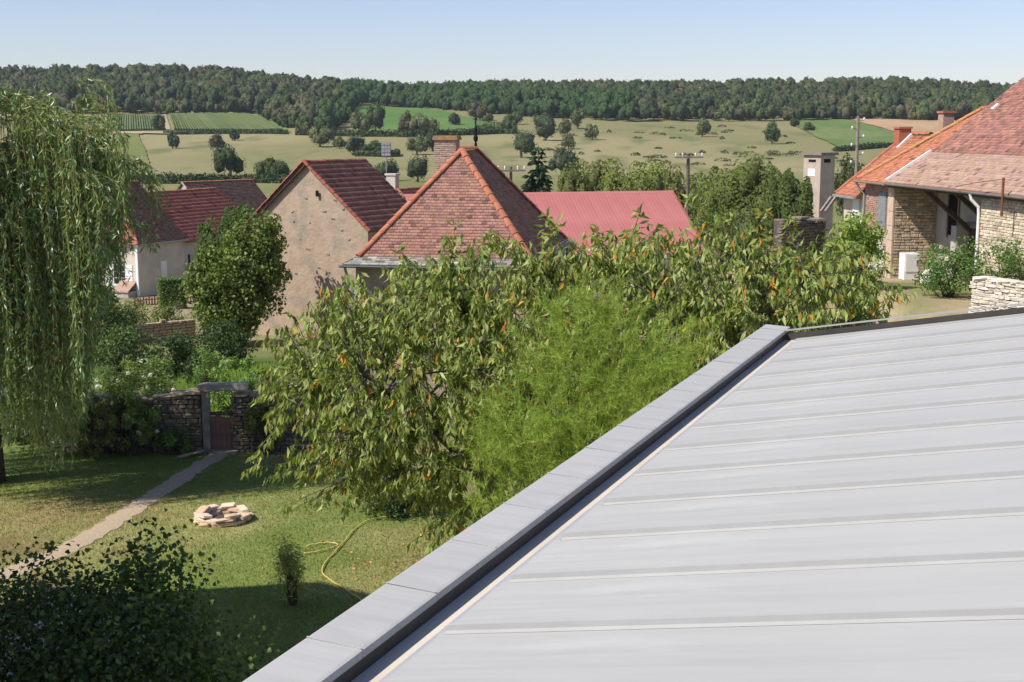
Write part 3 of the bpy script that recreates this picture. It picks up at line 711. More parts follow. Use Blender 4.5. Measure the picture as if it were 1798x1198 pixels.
# ------------------------------------------------------------------ small house between them, hall with the red sheet roof
def small_house():
    P = at(700, 338, 88.0); fr = Fr((P[0], P[1], 0), math.radians(-25)); g = gz(P) - .3; ze = P[2] - 1.5
    h = thing('small_house', 'small house with pale gable and brown tiled roof peeping over the plastered gable', 'house', (P[0], P[1], g))
    w, D, rise = 1.9, 6, 1.6
    MB().slab([fr.p(-w, 0, g), fr.p(w, 0, g), fr.p(w, 0, ze), fr.p(0, 0, ze + rise), fr.p(-w, 0, ze)], fr.e2 * D).build('wall', M_PLASTER_PALE, h)
    r = MB(); sl = rise / w
    for s in (-1, 1): r.slab([fr.p(s * (w + .2), -.15, ze - .2 * sl + .03), fr.p(0, -.15, ze + rise + .03), fr.p(0, D, ze + rise + .03), fr.p(s * (w + .2), D, ze - .2 * sl + .03)], (0, 0, .06))
    rf = r.build('roof', mat_plain('roof_boards_small', (.3, .13, .08), (.2, .09, .06), 5), h)
    o = fr.p(w + .2, -.15, ze - .2 * sl + .095); ev = unit(fr.p(0, 0, ze + rise) - fr.p(w, 0, ze)); V = math.hypot(w + .2, (w + .2) * sl)
    tiles(rf, o, fr.e2, ev, V, lambda v: (0, D + .1), .24, .32, .04, (.36, .14, .09), .2, mat=M_TILE_CLEAN, lift=.004)
    ridge_line(rf, fr.p(w + .2, -.17, ze - .2 * sl + .12), fr.p(0, -.17, ze + rise + .12), .36, .11); ridge_line(rf, fr.p(0, -.1, ze + rise + .1), fr.p(0, D, ze + rise + .1), .36, .12)
    c = at(690, 318, 91.0); cf = Fr((c[0], c[1], 0), math.radians(-25)); zt = row_z(308, 91.0)
    ch = MB().box(cf, -.38, .32, -.25, .25, zt - 2.5, zt).build('chimney', M_PLASTER_GREY, h)
    MB().box(cf, -.46, .4, -.32, .32, zt + .002, zt + .12).build('chimney_cap', M_PLASTER_PALE, ch)
    # antenna mast with a flat grid panel
    p = at(679, 330, 92.0); zt = row_z(249, 92.0)
    t = thing('antenna_mast', 'thin mast with grey flat panel antenna rising over the roofs', 'antenna', (p[0], p[1], p[2] - 2))
    MB().tube([(p[0], p[1], p[2] - 2), (p[0], p[1], zt)], .035, 6).build('mast', M_ZINC_GREY, t)
    af = Fr((p[0], p[1], 0), 0); m = MB()
    for i in range(3):
        for j in range(4): m.box(af, -.3 + i * .2, -.12 + i * .2, -.09, -.05, zt - .95 + j * .24, zt - .76 + j * .24)
    pn = MB().box(af, -.32, .32, -.05, -.02, zt - .98, zt).build('panel', M_ZINC_GREY, t); m.build('grid_cell', mat_plain('antenna_grey', (.36, .37, .38), None, 3), pn)
small_house()
def red_hall():
    A, B = at(930, 345, 74.0), at(1180, 336, 76.2); A[2] = B[2] = row_z(336, 76.2); d = unit((B - A) * [1, 1, 0]); L = float(np.linalg.norm((B - A)[:2]))
    fr = Fr((B[0], B[1], 0), e1=d); g = gz(B) - .4; zr = B[2]; sl, R = math.tan(math.radians(30)), 5.2; L = L + 7
    h = thing('farm_hall', 'low farm hall under a plain faded red sheet roof', 'barn', (*fr.p(-L / 2, 0)[:2], g))
    ze = zr - sl * R
    MB().slab([fr.p(-.2, -R + .3, g), fr.p(-.2, R - .3, g), fr.p(-.2, R - .3, ze + .1), fr.p(-.2, 0, zr - .12), fr.p(-.2, -R + .3, ze + .1)], fr.e1 * -(L - .4)).build('wall', M_PLASTER_GREY, h)
    m_r = mat_plain('red_sheet', (.46, .165, .15), (.40, .14, .125), .5, .7, .25)
    N = int(L / 1.0)
    for s in (-1, 1):
        for i in range(N):
            a0, a1 = -L + L * i / N, -L + L * (i + 1) / N - .004; m = MB(); V = []; k = 10
            for j in range(k + 1):
                a = a0 + (a1 - a0) * j / k; hh = .007 * (j % 2)
                V += [fr.p(a, s * R, ze + hh + .02), fr.p(a, s * .05, zr + hh)]
            m.add(V, [(2 * j, 2 * j + 2, 2 * j + 3, 2 * j + 1) for j in range(k)]); m.build('roof_sheet', m_r, h)
    MB().slab([fr.p(-L, -.22, zr - .09), fr.p(-L, 0, zr + .045), fr.p(-L, .22, zr - .09)], fr.e1 * (L + .02)).build('ridge_cap', m_r, h)
    MB().slab([fr.p(.03, -R, ze - .1), fr.p(.03, 0, zr - .1), fr.p(.03, 0, zr + .06), fr.p(.03, -R, ze + .06)], fr.e1 * .03).build('verge_trim', mat_plain('red_trim', (.42, .12, .1), None, 3), h)
red_hall()

# ------------------------------------------------------------------ farm range beside the willow
def long_house():
    C = at(244, 521, 85.0); back = unit(np.array([.435, .9, 0])); g = gz(C) - .3; ze = row_z(429, 85.0)
    fr = Fr((C[0], C[1], 0), e1=back)                       # e1 back along the shaded side, e2 towards the willow
    h = thing('hipped_farmhouse', 'cream farmhouse with white shutters and hipped red roof behind the willow branches', 'house', (*fr.p(3, 3.7)[:2], g))
    W, LA, LB = 7.4, 4.6, 8.5; rise = 3.7
    MB().box(fr, 0, LA, 0, W, g, ze).build('wall', M_PLASTER_PALE, h)
    o = .3; A = [fr.p(-o, -o, ze - .02), fr.p(LA, -o, ze - .02), fr.p(LA, W + o, ze - .02), fr.p(-o, W + o, ze - .02)]; P1, P2 = fr.p(2.6, W / 2, ze + rise), fr.p(LA, W / 2, ze + rise)
    rf = MB().add(A + [P1, P2], [(3, 0, 4), (0, 1, 5, 4), (2, 3, 4, 5), (0, 3, 2, 1)]).build('roof', mat_plain('tile_underlay_farm', (.25, .11, .075), (.2, .085, .06), 5), h)
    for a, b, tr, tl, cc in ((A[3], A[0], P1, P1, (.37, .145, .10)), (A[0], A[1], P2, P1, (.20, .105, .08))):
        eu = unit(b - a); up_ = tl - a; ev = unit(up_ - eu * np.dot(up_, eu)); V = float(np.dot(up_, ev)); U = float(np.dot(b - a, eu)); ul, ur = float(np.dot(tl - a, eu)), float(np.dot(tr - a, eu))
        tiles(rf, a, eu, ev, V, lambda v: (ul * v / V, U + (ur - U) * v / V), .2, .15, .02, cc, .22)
    for a, b in ((A[0], P1), (A[3], P1), (P1, P2)): ridge_line(rf, a + UP * .03, b + UP * .05, .36, .12)
    ff = Fr(C * [1, 1, 0], e1=-fr.e2)                       # front: first axis from far corner to near corner is -e2
    # windows on the sunny front (outside faces -e1 of fr)
    f2 = Fr(fr.p(0, 0), e1=fr.e2)                            # first axis to the willow, outside = +second axis (-back)
    zc = row_z(484, 85.2)
    window(h, f2, 1.0, 2.0, zc - .62, zc + .62, 0.0, True, side=1); window(h, f2, 4.3, 5.3, zc - .62, zc + .62, 0.0, True, side=1)
    zs = row_z(500, 84.6); m = MB().slab([f2.p(.1, .02, zs + .1), f2.p(1.4, .02, zs + .1), f2.p(1.4, .9, zs - .5), f2.p(.1, .9, zs - .5)], (0, 0, .08))
    m.build('cellar_roof', mat_plain('cellar_tile', (.42, .27, .2), (.3, .2, .15), 7), h); MB().box(f2, .15, 1.35, .02, .82, g, zs - .45).build('cellar_wall', M_PLASTER_GREY, h)
    MB().box(fr, -.09, -.003, -.09, .09, g, ze - .02).build('downpipe', M_WHITE, h)
    m = MB().box(fr, -o - .08, LA, -o - .1, -o, ze - .09, ze - .01); m.build('gutter', M_ZINC_GREY, h)
    MB().box(fr, 2.2, 2.75, -.04, -.003, g + 1.0, g + 2.4).build('shutter', M_WHITE, h)
    # the higher range behind
    h2 = thing('striped_roof_farmhouse', 'farmhouse range with bright red ribbed tile roof and small chimney', 'house', (*fr.p(LA + 4, 3)[:2], g))
    zr = row_z(342, 91.0); s0 = LA + .02; ze2 = ze - .05; w2 = 3.9
    MB().slab([fr.p(s0, 0.01, g), fr.p(s0, 2 * w2, g), fr.p(s0, 2 * w2, ze2), fr.p(s0, w2, zr - .08), fr.p(s0, 0.01, ze2)], fr.e1 * LB).build('wall', M_PLASTER_GREY, h2)
    r = MB()
    for s in (0, 1):
        b0 = -.3 if s == 0 else 2 * w2 + .3
        r.slab([fr.p(s0 - .12, b0, ze2 - .2), fr.p(s0 - .12, w2, zr), fr.p(s0 + LB, w2, zr), fr.p(s0 + LB, b0, ze2 - .2)], (0, 0, .07))
    r2 = r.build('roof', mat_plain('roof_boards_range', (.3, .1, .07), (.2, .08, .06), 5), h2)
    oo = fr.p(s0 - .12, -.3, ze2 - .125); t_ = fr.p(s0 - .12, w2, zr + .075); ev = unit(t_ - oo); tiles(r2, oo, fr.e1, ev, float(np.linalg.norm(t_ - oo)), lambda v: (0, LB + .1), .25, .36, .06, (.36, .125, .088), .16, mat=M_TILE_CLEAN, lift=.004, pdark=.05)
    ridge_line(r2, oo + UP * .04 - fr.e1 * .02, t_ + UP * .04 - fr.e1 * .02, .4, .1, mat_rand('pale_verge', (.5, .33, .25), (.4, .24, .18)), 'verge_tile'); ridge_line(r2, t_ + UP * .03, t_ + UP * .03 + fr.e1 * LB, .4, .12)
    zt = row_z(333, 92.0); c = at(242, 340, 92.0); cf = Fr((c[0], c[1], 0), fr.ang); ch = MB().box(cf, -.3, .3, -.25, .25, zt - 1.6, zt).build('chimney', mat_plain('brick_chimney', (.42, .17, .11), (.34, .14, .1), 6), h2)
    MB().box(cf, -.36, .36, -.31, .31, zt + .002, zt + .1).build('chimney_cap', M_RIDGE, ch)
    window(h2, fr, s0 + 1.4, s0 + 2.1, g + 1.2, g + 2.5, 0.01, True); MB().box(fr, s0 + .35, s0 + .5, -.03, .005, g + 1.5, g + 2.6).build('slit_window', M_DARK, h2)
    # brown roof further back
    P = at(322, 322, 112.0); f3 = Fr((P[0], P[1], 0), math.radians(-38)); g3 = gz(P) - .3; zr3 = P[2]; w3, D3 = 3.6, 7.5; ze3 = zr3 - 3.1
    h3 = thing('brown_roof_house', 'far farmhouse with mossy brown roof and bare gable', 'house', (P[0], P[1], g3))
    MB().slab([f3.p(-w3, 0, g3), f3.p(w3, 0, g3), f3.p(w3, 0, ze3), f3.p(0, 0, zr3 - .08), f3.p(-w3, 0, ze3)], f3.e2 * D3).build('wall', M_PLASTER_GREY, h3)
    r = MB(); sl = 3.1 / w3
    for s in (-1, 1): r.slab([f3.p(s * (w3 + .3), -.15, ze3 - .3 * sl), f3.p(0, -.15, zr3), f3.p(0, D3, zr3), f3.p(s * (w3 + .3), D3, ze3 - .3 * sl)], (0, 0, .07))
    r3 = r.build('roof', mat_plain('roof_boards_far', (.16, .1, .075), None, 5), h3)
    for s in (1, -1):
        o3 = f3.p(s * (w3 + .3), -.15 if s > 0 else D3, ze3 - .3 * sl + .075); t3 = f3.p(0, -.15 if s > 0 else D3, zr3 + .075); tiles(r3, o3, f3.e2 * s, unit(t3 - o3), float(np.linalg.norm(t3 - o3)), lambda v: (0, D3 + .15), .2, .18, .025, (.19, .11, .085), .2, lift=.004)
    ridge_line(r3, f3.p(0, -.1, zr3 + .08), f3.p(0, D3, zr3 + .08), .4, .12); ridge_line(r3, f3.p(w3 + .3, -.17, ze3 - .3 * sl + .1), f3.p(0, -.17, zr3 + .1), .4, .1, mat_rand('mortar_verge', (.42, .36, .29), (.34, .29, .23)), 'verge_tile')
long_house()

# ------------------------------------------------------------------ barn with the open bay, and the two orange roofs behind it
E = at(1556, 320, 52.0); AW = unit(np.array([-.125, .992, 0])); bf = Fr((E[0], E[1], 0), e1=-AW)   # first axis towards us along the eave, second axis into the barn
if np.dot(bf.e2, [1, 0, 0]) < 0: bf.e2 = -bf.e2
def barn():
    ze = E[2]; g = gz(E) - .3
    h = thing('stone_barn', 'stone barn with open timber bay under a two-tone red tile roof', 'barn', (*bf.p(4, 4)[:2], g))
    L1 = 16.0; r1, z1, r2, z2 = 1.78, ze + 1.14, 8.2, ze + 1.14 + 5.1
    stones = [(.52, .40, .26), (.58, .46, .31), (.47, .35, .22), (.55, .45, .33)]
    f0 = .3
    # far return wall faces us
    MB().box(bf, -.35, .14, f0, 2.03, g, ze - .02).build('return_wall', M_MORTAR, h)
    rf_ = Fr(bf.p(.14, f0), e1=bf.e2)                        # along the return wall; outside must be towards us (first axis of bf)
    rf_.e2 = -bf.e1
    stone_skin(h, rf_, .03, 1.70, g, ze - .05, stones, (.14, .38), (.08, .15), .05)
    for i in range(7):
        z0 = g + .1 + i * .56; MB().box(bf, -.36, .175, f0 - .05, f0 + .02, z0, z0 + .54).build('corner_stone', M_QUOIN, h)
    MB().box(bf, .14, L1, 2.03, 2.35, g, ze + 1.2).build('back_wall', M_PLASTER_GREY, h)
    MB().box(bf, 7.3, L1, f0, f0 + .35, g, ze - .06).box(bf, 7.3, 7.65, f0 + .352, 2.02, g, ze - .06).build('front_wall', M_MORTAR, h)
    sf = Fr(bf.p(0, f0), e1=bf.e1); sf.e2 = bf.e2
    stone_skin(h, sf, 7.31, 13, g, ze - .1, [(.60, .50, .37), (.66, .56, .42), (.52, .43, .31)], (.18, .42), (.08, .12), .03)
    MB().box(bf, .0, L1, .05, .2, ze - .2, ze - .03).build('eaves_beam', M_WOOD, h)
    # window, door and braces in the bay
    def bay(a0, a1, zz0, zz1, name, mat, d=.04): return MB().box(bf, a0, a1, 2.03 - d, 2.028, zz0, zz1).build(name, mat, h)
    w = bay(1.26, 2.05, ze - 1.95, ze - .35, 'window', M_DARK, .02)
    MB().box(bf, 1.16, 1.26, 1.97, 2.027, ze - 2.05, ze - .25).box(bf, 2.05, 2.15, 1.97, 2.027, ze - 2.05, ze - .25).box(bf, 1.262, 2.048, 1.972, 2.027, ze - .35, ze - .26).build('window_frame', M_WOOD_GREY, w)
    dz = ze - 1.55; bay(3.05, 4.5, g, dz, 'door', M_WOOD, .05); MB().box(bf, 2.85, 4.75, 1.9, 2.026, dz + .003, dz + .2).build('door_lintel', M_WOOD_GREY, h)
    MB().box(bf, 2.62, 3.04, 1.5, 2.026, g, dz + .05).build('pier', M_PLASTER_GREY, h)
    for L in (3.2, 5.7):
        MB().beam(bf.p(L, .12, ze - .12), bf.p(L, 1.98, ze - 1.65), .14, .16).build('brace', M_WOOD, h)
    # roof: flatter pale lower strip, steeper red upper part
    e0, e1_ = bf.p(-.02, 0, ze), bf.p(L1, 0, ze); b0, b1 = bf.p(-.02, r1, z1), bf.p(L1, r1, z1); t0, t1 = bf.p(-.02, r2, z2), bf.p(L1, r2, z2)
    rf = MB().slab([e0, e1_, b1, b0], (0, 0, -.09)).slab([b0, b1, t1, t0], (0, 0, -.09)).build('roof', mat_plain('barn_underlay', (.32, .15, .1), (.25, .12, .08), 5), h)
    MB().add([bf.p(.0, 2.04, ze - .02), bf.p(.0, r2, ze - .02), bf.p(.0, r2, z2 - .1), bf.p(0, 2.04, z1)], [(0, 1, 2, 3)]).build('gable', M_PLASTER_GREY, h)
    tiles(rf, e0, bf.e1, unit(b0 - e0), float(np.linalg.norm(b0 - e0)), lambda v: (0, 13), .22, .14, .018, (.37, .24, .18), .12, lift=.004, pdark=.04, mat=M_TILE_CLEAN)
    tiles(rf, b0, bf.e1, unit(t0 - b0), float(np.linalg.norm(t0 - b0)), lambda v: (0, 13), .22, .15, .022, (.31, .145, .112), .28, lift=.004, pdark=.14, dark=(.55, .6, .6))
    MB().beam(e0 + UP * .06 - bf.e1 * .03, b0 + UP * .06 - bf.e1 * .03, .09, .1).build('verge_flashing', M_WHITE, rf)
    m = MB(); V = []; n = 8
    for a in (-.05, L1):
        for i in range(n + 1):
            t = math.pi + math.pi * i / n; V.append(bf.p(a, -.075 + .08 * math.cos(t), ze - .03 + .08 * math.sin(t)))
    m.add(V, [(i, i + 1, n + 2 + i, n + 1 + i) for i in range(n)]); gt = m.build('gutter', M_ZINC_GREY, h)
    MB().tube([bf.p(7.2, -.07, ze - .1), bf.p(7.22, -.02, ze - .3), bf.p(7.3, .2, ze - .55), bf.p(7.3, .22, ze - .8), bf.p(7.3, .22, g)], .055, 8).build('downpipe', M_WHITE, gt)
    v = MB(); d = unit(t0 - b0); nn = np.cross(bf.e1, d); ry = ray(1747, 191); p_ = CAM + ry * (np.dot(b0 - CAM, nn) / np.dot(ry, nn)) + UP * .07
    v.beam(p_ - d * .16, p_ + d * .16, .16, .07, upv=UP); v.build('roof_vent', M_WHITE, rf)
M_QUOIN = mat_plain('quoin_stone', (.60, .46, .34), (.50, .37, .27), 3, .9, .2, .3, .01)
barn()
def orange_annexes():
    ze = E[2] + .02; g = gz(E) - .3; f0 = .32
    h = thing('brick_annex', 'narrow brick annex under an orange tiled roof adjoining the stone barn', 'house', (*bf.p(-1.6, 2.5)[:2], g))
    MB().box(bf, -2.85, -.37, f0, 5, g, ze - .03).build('wall', M_MORTAR, h)
    sf = Fr(bf.p(0, f0), e1=bf.e1); sf.e2 = bf.e2
    stone_skin(h, sf, -2.85, -.4, ze - 2.0, ze - .03, [(.33, .155, .115), (.37, .18, .135), (.29, .14, .11)], (.2, .24), (.07, .075), .015, name='wall_bricks', mat=M_BRICK_ATTR)
    MB().box(bf, -1.35, -.6, f0 - .05, f0 + .02, ze - 1.9, ze - .45).build('window', mat_plain('blue_grey_shutter', (.24, .25, .27), (.18, .19, .2), 4), h)
    for i in range(6):
        a = -2.0 + i * .26; MB().box(bf, a, a + .245, f0 - .09, f0 - .05, g, ze - 2.45 + .03 * math.sin(i * 2.1)).build('plank', M_WOOD_PALE, h)
    e0, e1_ = bf.p(-2.95, 0, ze - .05), bf.p(-.03, 0, ze - .05); R, zr = 5.2, ze + 2.77; t0, t1 = bf.p(-2.95, R, zr), bf.p(-.03, R, zr)
    rf = MB().slab([e0, e1_, t1, t0], (0, 0, -.08)).slab([t0, t1, bf.p(-.03, R + 4, zr - 2.3), bf.p(-2.95, R + 4, zr - 2.3)], (0, 0, -.08)).build('roof', mat_plain('annex_underlay', (.42, .16, .08), None, 5), h)
    tiles(rf, e0, bf.e1, unit(t0 - e0), float(np.linalg.norm(t0 - e0)), lambda v: (0, 2.9), .22, .16, .022, (.41, .16, .088), .2, lift=.004, pdark=.06, mat=M_TILE_CLEAN)
    ridge_line(rf, e0 + UP * .08, t0 + UP * .08, .4, .1, mat_rand('mossy_verge', (.44, .27, .10), (.50, .22, .1)), 'verge_tile'); ridge_line(rf, t0 + UP * .08, t1 + UP * .08, .4, .12)
    m = MB(); V = []; n = 6
    for a in (-3.0, -.1):
        for i in range(n + 1):
            t = math.pi + math.pi * i / n; V.append(bf.p(a, -.075 + .07 * math.cos(t), ze - .08 + .07 * math.sin(t)))
    m.add(V, [(i, i + 1, n + 2 + i, n + 1 + i) for i in range(n)]); gt = m.build('gutter', M_ZINC_GREY, h)
    MB().tube([bf.p(-2.9, -.07, ze - .15), bf.p(-2.85, .1, ze - .45), bf.p(-2.8, f0 - .06, ze - .6), bf.p(-2.8, f0 - .06, g)], .05, 7).build('downpipe', M_ZINC_GREY, gt)
    # far house
    h2 = thing('orange_roof_cottage', 'cottage with orange roof, red brick chimney and white shutter at the end of the range', 'house', (*bf.p(-4.2, 1.6)[:2], g))
    ze2 = row_z(337, 57.2); a0, a1 = -5.35, -2.97; R2, zr2 = 3.07, row_z(237, 57.9)
    MB().box(bf, a0 + .15, a1 + .0, f0, R2 + 2.7, g, ze2).build('wall', M_PLASTER_PALE, h2)
    e0, e1_ = bf.p(a0, 0, ze2 - .08), bf.p(a1 + 1.2, 0, ze2 - .08); t0, t1 = bf.p(a0, R2, zr2), bf.p(a1 + 1.2, R2, zr2)
    rf = MB().slab([bf.p(a0, 0, ze2 - .08), bf.p(a1 - .01, 0, ze2 - .08), bf.p(a1 - .01, R2, zr2), t0], (0, 0, -.08)).slab([t0, bf.p(a1, R2, zr2), bf.p(a1, R2 + 3, zr2 - 2.2), bf.p(a0, R2 + 3, zr2 - 2.2)], (0, 0, -.08)).build('roof', mat_plain('cottage_underlay', (.42, .16, .08), None, 5), h2)
    tiles(rf, e0, bf.e1, unit(t0 - e0), float(np.linalg.norm(t0 - e0)), lambda v: (0, a1 - a0), .22, .16, .022, (.40, .155, .088), .2, lift=.004, pdark=.06, mat=M_TILE_CLEAN)
    ridge_line(rf, t0 + UP * .06, bf.p(a1, R2, zr2 + .06), .36, .12); ridge_line(rf, e0 + UP * .05, t0 + UP * .05, .4, .09, None, 'verge_tile')
    MB().box(bf, a0, a1, -.13, -.01, ze2 - .19, ze2 - .1).build('gutter', M_ZINC_GREY, h2)
    MB().box(bf, -4.05, -3.35, f0 - .05, f0 - .003, ze2 - 1.15, ze2 - .2).build('shutter', M_WHITE, h2)
    c = bf.p(a0 + .35, R2 - .35, 0); cf = Fr(c, e1=bf.e1); zt = row_z(226, 57.6)
    ch = MB().box(cf, -.28, .28, -.26, .26, zt - 1.3, zt).build('chimney', mat_plain('red_brick_stack', (.42, .13, .08), (.35, .11, .07), 5, .85, .2, .4, .01), h2)
    MB().box(cf, -.33, .33, -.31, .31, zt + .002, zt + .08).build('chimney_cap', M_RIDGE, ch)
    MB().beam(bf.p(a0 + .75, R2 - .72, zr2 - .55), bf.p(a0 + .7, R2 - .05, zr2 + .06), .12, .1).build('flashing', M_WHITE, rf)
    c = at(1661, 212, 57.5); cf = Fr((c[0], c[1], 0), e1=bf.e1); zt = row_z(199, 57.5)
    ch = MB().box(cf, -.25, .25, -.24, .24, zt - 2.4, zt).build('chimney', mat_plain('rendered_stack', (.46, .30, .23), (.37, .24, .18), 5, .85, .2, .4, .01), h)
    MB().box(cf, -.3, .3, -.29, .29, zt + .002, zt + .09).build('chimney_cap', M_RIDGE, ch)
orange_annexes()

# ------------------------------------------------------------------ tower, poles and yard objects
def tower():
    c = at(1438, 372, 110.0); fr = Fr((c[0], c[1], 0), math.radians(180 - 39.6)); g = gz(c) - .5; zt = row_z(273, 110.0); s = 1.78
    t = thing('transformer_tower', 'slim square rendered transformer tower with flat slab top', 'tower', (c[0], c[1] + 1, g))
    # near corner at the origin; walls run away to both sides
    m = MB(); e1 = np.array([-math.cos(math.radians(52.5)), math.sin(math.radians(52.5)), 0]); e2 = np.array([math.sin(math.radians(52.5)), math.cos(math.radians(52.5)), 0])
    def q(a, b, z): p = c * [1, 1, 0] + e1 * a + e2 * b; return np.array([p[0], p[1], z])
    def bx(mb, a0, a1, b0, b1, z0, z1): return mb.hexa([q(a, b, z) for z in (z0, z1) for a, b in ((a0, b0), (a0, b1), (a1, b1), (a1, b0))])
    bx(MB(), 0, s, 0, s, g, zt).build('wall', mat_plain('tower_render', (.52, .42, .33), (.42, .33, .26), 1.4, .9, .2, .3, .02, stain=(.36, .28, .23), stain_scale=.4), t)
    bx(MB(), -.2, s + .2, -.2, s + .2, zt + .002, zt + .22).build('roof_slab', mat_plain('grey_slab', (.26, .22, .18), (.18, .15, .13), 3), t)
    bx(MB(), .55, 1.3, -.02, -.003, zt - 1.7, zt - 1.1).build('plaque', M_WHITE, t); bx(MB(), .5, 1.25, -.03, -.003, zt - .55, zt - .35).build('vent', M_DARK, t)
    bx(MB(), -.02, -.003, .4, 1.2, zt - .6, zt - .3).build('vent', M_DARK, t)
tower()
def pole(px, top, Y, label, name='utility_pole', arm=None, steps=False, r=.13):
    z1 = row_z(top, Y); b = at(px, 300, Y); g = gz(b) - .2
    t = thing(name, label, 'pole', (b[0], b[1], g), 'wooden utility poles')
    MB().tube([(b[0], b[1], g), (b[0] + .02, b[1], (g + z1) / 2), (b[0], b[1], z1)], [r * 1.2, r * 1.05, r * .85], 8).build('mast', M_BARK_GREY if not steps else M_WOOD_GREY, t)
    f = Fr((b[0], b[1], 0), .15)
    if arm:
        a = MB().box(f, -arm, arm, -r - .1, -r, z1 - .3, z1 - .18).build('crossarm', M_WOOD_GREY, t)
        for i in (-arm * .92, -arm * .45, arm * .45, arm * .92): MB().tube([f.p(i, -r - .05, z1 - .18), f.p(i, -r - .05, z1 - .02), f.p(i, -r - .05, z1 + .06)], [.03, .06, .03], 6).build('insulator', M_WHITE, t)
    if steps:
        for i in range(6):
            s = -1 if i % 2 else 1; z = z1 - .25 - i * .5
            MB().beam(f.p(0, 0, z), f.p(s * .36, -.05, z), .035, .035).build('bracket', M_RUST, t); MB().tube([f.p(s * .36, -.05, z), f.p(s * .36, -.05, z + .1), f.p(s * .36, -.05, z + .17)], [.03, .065, .03], 6).build('insulator', M_WHITE, t)
pole(1208, 270, 92, 'wooden utility pole with T crossarm standing behind the red sheet roof', arm=1.0)
pole(1503, 204, 80, 'bare wooden pole with side insulators beside the transformer tower', steps=True, r=.11)
pole(897, 293, 84, 'short pole top with splayed wire brackets behind the hipped roof', arm=.9, r=.1)
def yard():
    # rusty rod in front of the barn
    Ls = np.linspace(5, 12, 400); Q = np.array([bf.p(l, -.24) for l in Ls]); j = int(np.argmin(np.abs(CX + FPX * Q[:, 0] / (Q[:, 1] * CP) - 1767))); L = Ls[j]; b = Q[j]
    z1, z0 = row_z(312, b[1]), row_z(380, b[1]); t = thing('iron_rod', 'rusty upright iron rod fixed to the barn wall before the gutter', 'rod', (b[0], b[1], z0))
    MB().tube([(b[0], b[1], z0), (b[0], b[1], z1)], .04, 6).build('rod', M_RUST, t)
    for z in (z0 + .1, z0 + .5): MB().beam(bf.p(L, -.22, z), bf.p(L, .3, z), .03, .03).build('bracket', M_RUST, t)
    MB().tube([(b[0], b[1], z1 - .05), bf.p(L - 1.7, -.3, z1 - .22), bf.p(L - 3.2, -.28, z1 - .42)], .012, 4).build('wire', M_RUST, t)
    # white cabinet against the return wall
    c = at(1601, 478, 50.8); f = Fr((c[0], c[1], 0), bf.ang + math.pi / 2); g = gz(c)
    f = Fr((c[0], c[1], 0), math.radians(8)); t = thing('white_cabinet', 'white metal cabinet standing against the stone barn wall', 'cabinet', (c[0], c[1], g))
    z0 = row_z(480, 50.8)
    MB().box(f, -.3, .28, 0, .5, g, z0 + .75).build('case', M_WHITE, t); MB().box(f, -.26, .24, -.025, -.002, z0 + .06, z0 + .7).build('door', M_WHITE, t); MB().box(f, .15, .18, -.05, -.026, z0 + .3, z0 + .5).build('handle', M_ZINC_GREY, t)
    c = at(1632, 492, 47.5); t = thing('white_bag', 'crumpled white sack beside the bush by the barn', 'sack', (c[0], c[1], gz(c))); z0 = gz(c)
    V = []; r = np.random.default_rng(3)
    m = MB(); m.tube([(c[0], c[1], z0), (c[0] + .03, c[1], z0 + .12), (c[0] - .02, c[1], z0 + .35), (c[0] + .05, c[1] + .02, z0 + .55), (c[0] + .03, c[1], z0 + .66)], [.26, .34, .3, .2, .05], 9); m.build('sack', M_WHITE, t)
    # low pale stone wall by the zinc roof
    a = at(1705, 540, 38.0); g = row_z(545, 38.0); b = at(1850, 540, 35.5); f = Fr((a[0], a[1], 0), e1=b - a); zt = row_z(489, 38.0)
    t = thing('low_stone_wall', 'low pale dry stone wall beyond the zinc roof verge', 'wall', (a[0], a[1], g))
    stone_wall(t, f, 0, 3.2, g - .3, zt, .4, M_STONE_W, (.2, .5), (.07, .12), cap=M_STONE_W, mortar=mat_plain('pale_mortar', (.4, .34, .28), None, 5))
    # ruined dark garden wall glimpsed over the cherry tree
    a = at(1372, 445, 47.0); b = at(1473, 440, 48.5); f = Fr((a[0], a[1], 0), e1=b - a); g = gz(a) - .1; zt = row_z(384, 47.5)
    t = thing('ruined_wall', 'dark rubble garden wall rising behind the cherry leaves near the tower', 'wall', (a[0], a[1], g))
    stone_wall(t, f, 0, 2.1, g + 1.2, zt, .45, M_STONE_D, (.14, .3), (.08, .13), ztop=lambda q: zt - .15 * abs(math.sin(q * 3)), cap=M_STONE_D)
    MB().box(f, 0, 2.1, .03, .4, g - .3, g + 1.2).build('wall_footing', M_MORTAR_DARK, t)
    t = thing('timber_prop', 'grey timbers propped against the cottage end', 'timber', at(1455, 378, 57.0))
    for dx in (0, 8): MB().beam(at(1441 + dx, 372, 56.6), at(1460 + dx, 346, 57.0), .09, .1).build('beam', M_WOOD_GREY, t)
M_STONE_W = mat_rand('pale_limestone', (.72, .65, .55), (.58, .50, .41), .9, 2.0)
M_STONE_D = mat_rand('dark_rubble', (.27, .22, .17), (.17, .14, .11), .9, 2.0)
yard()

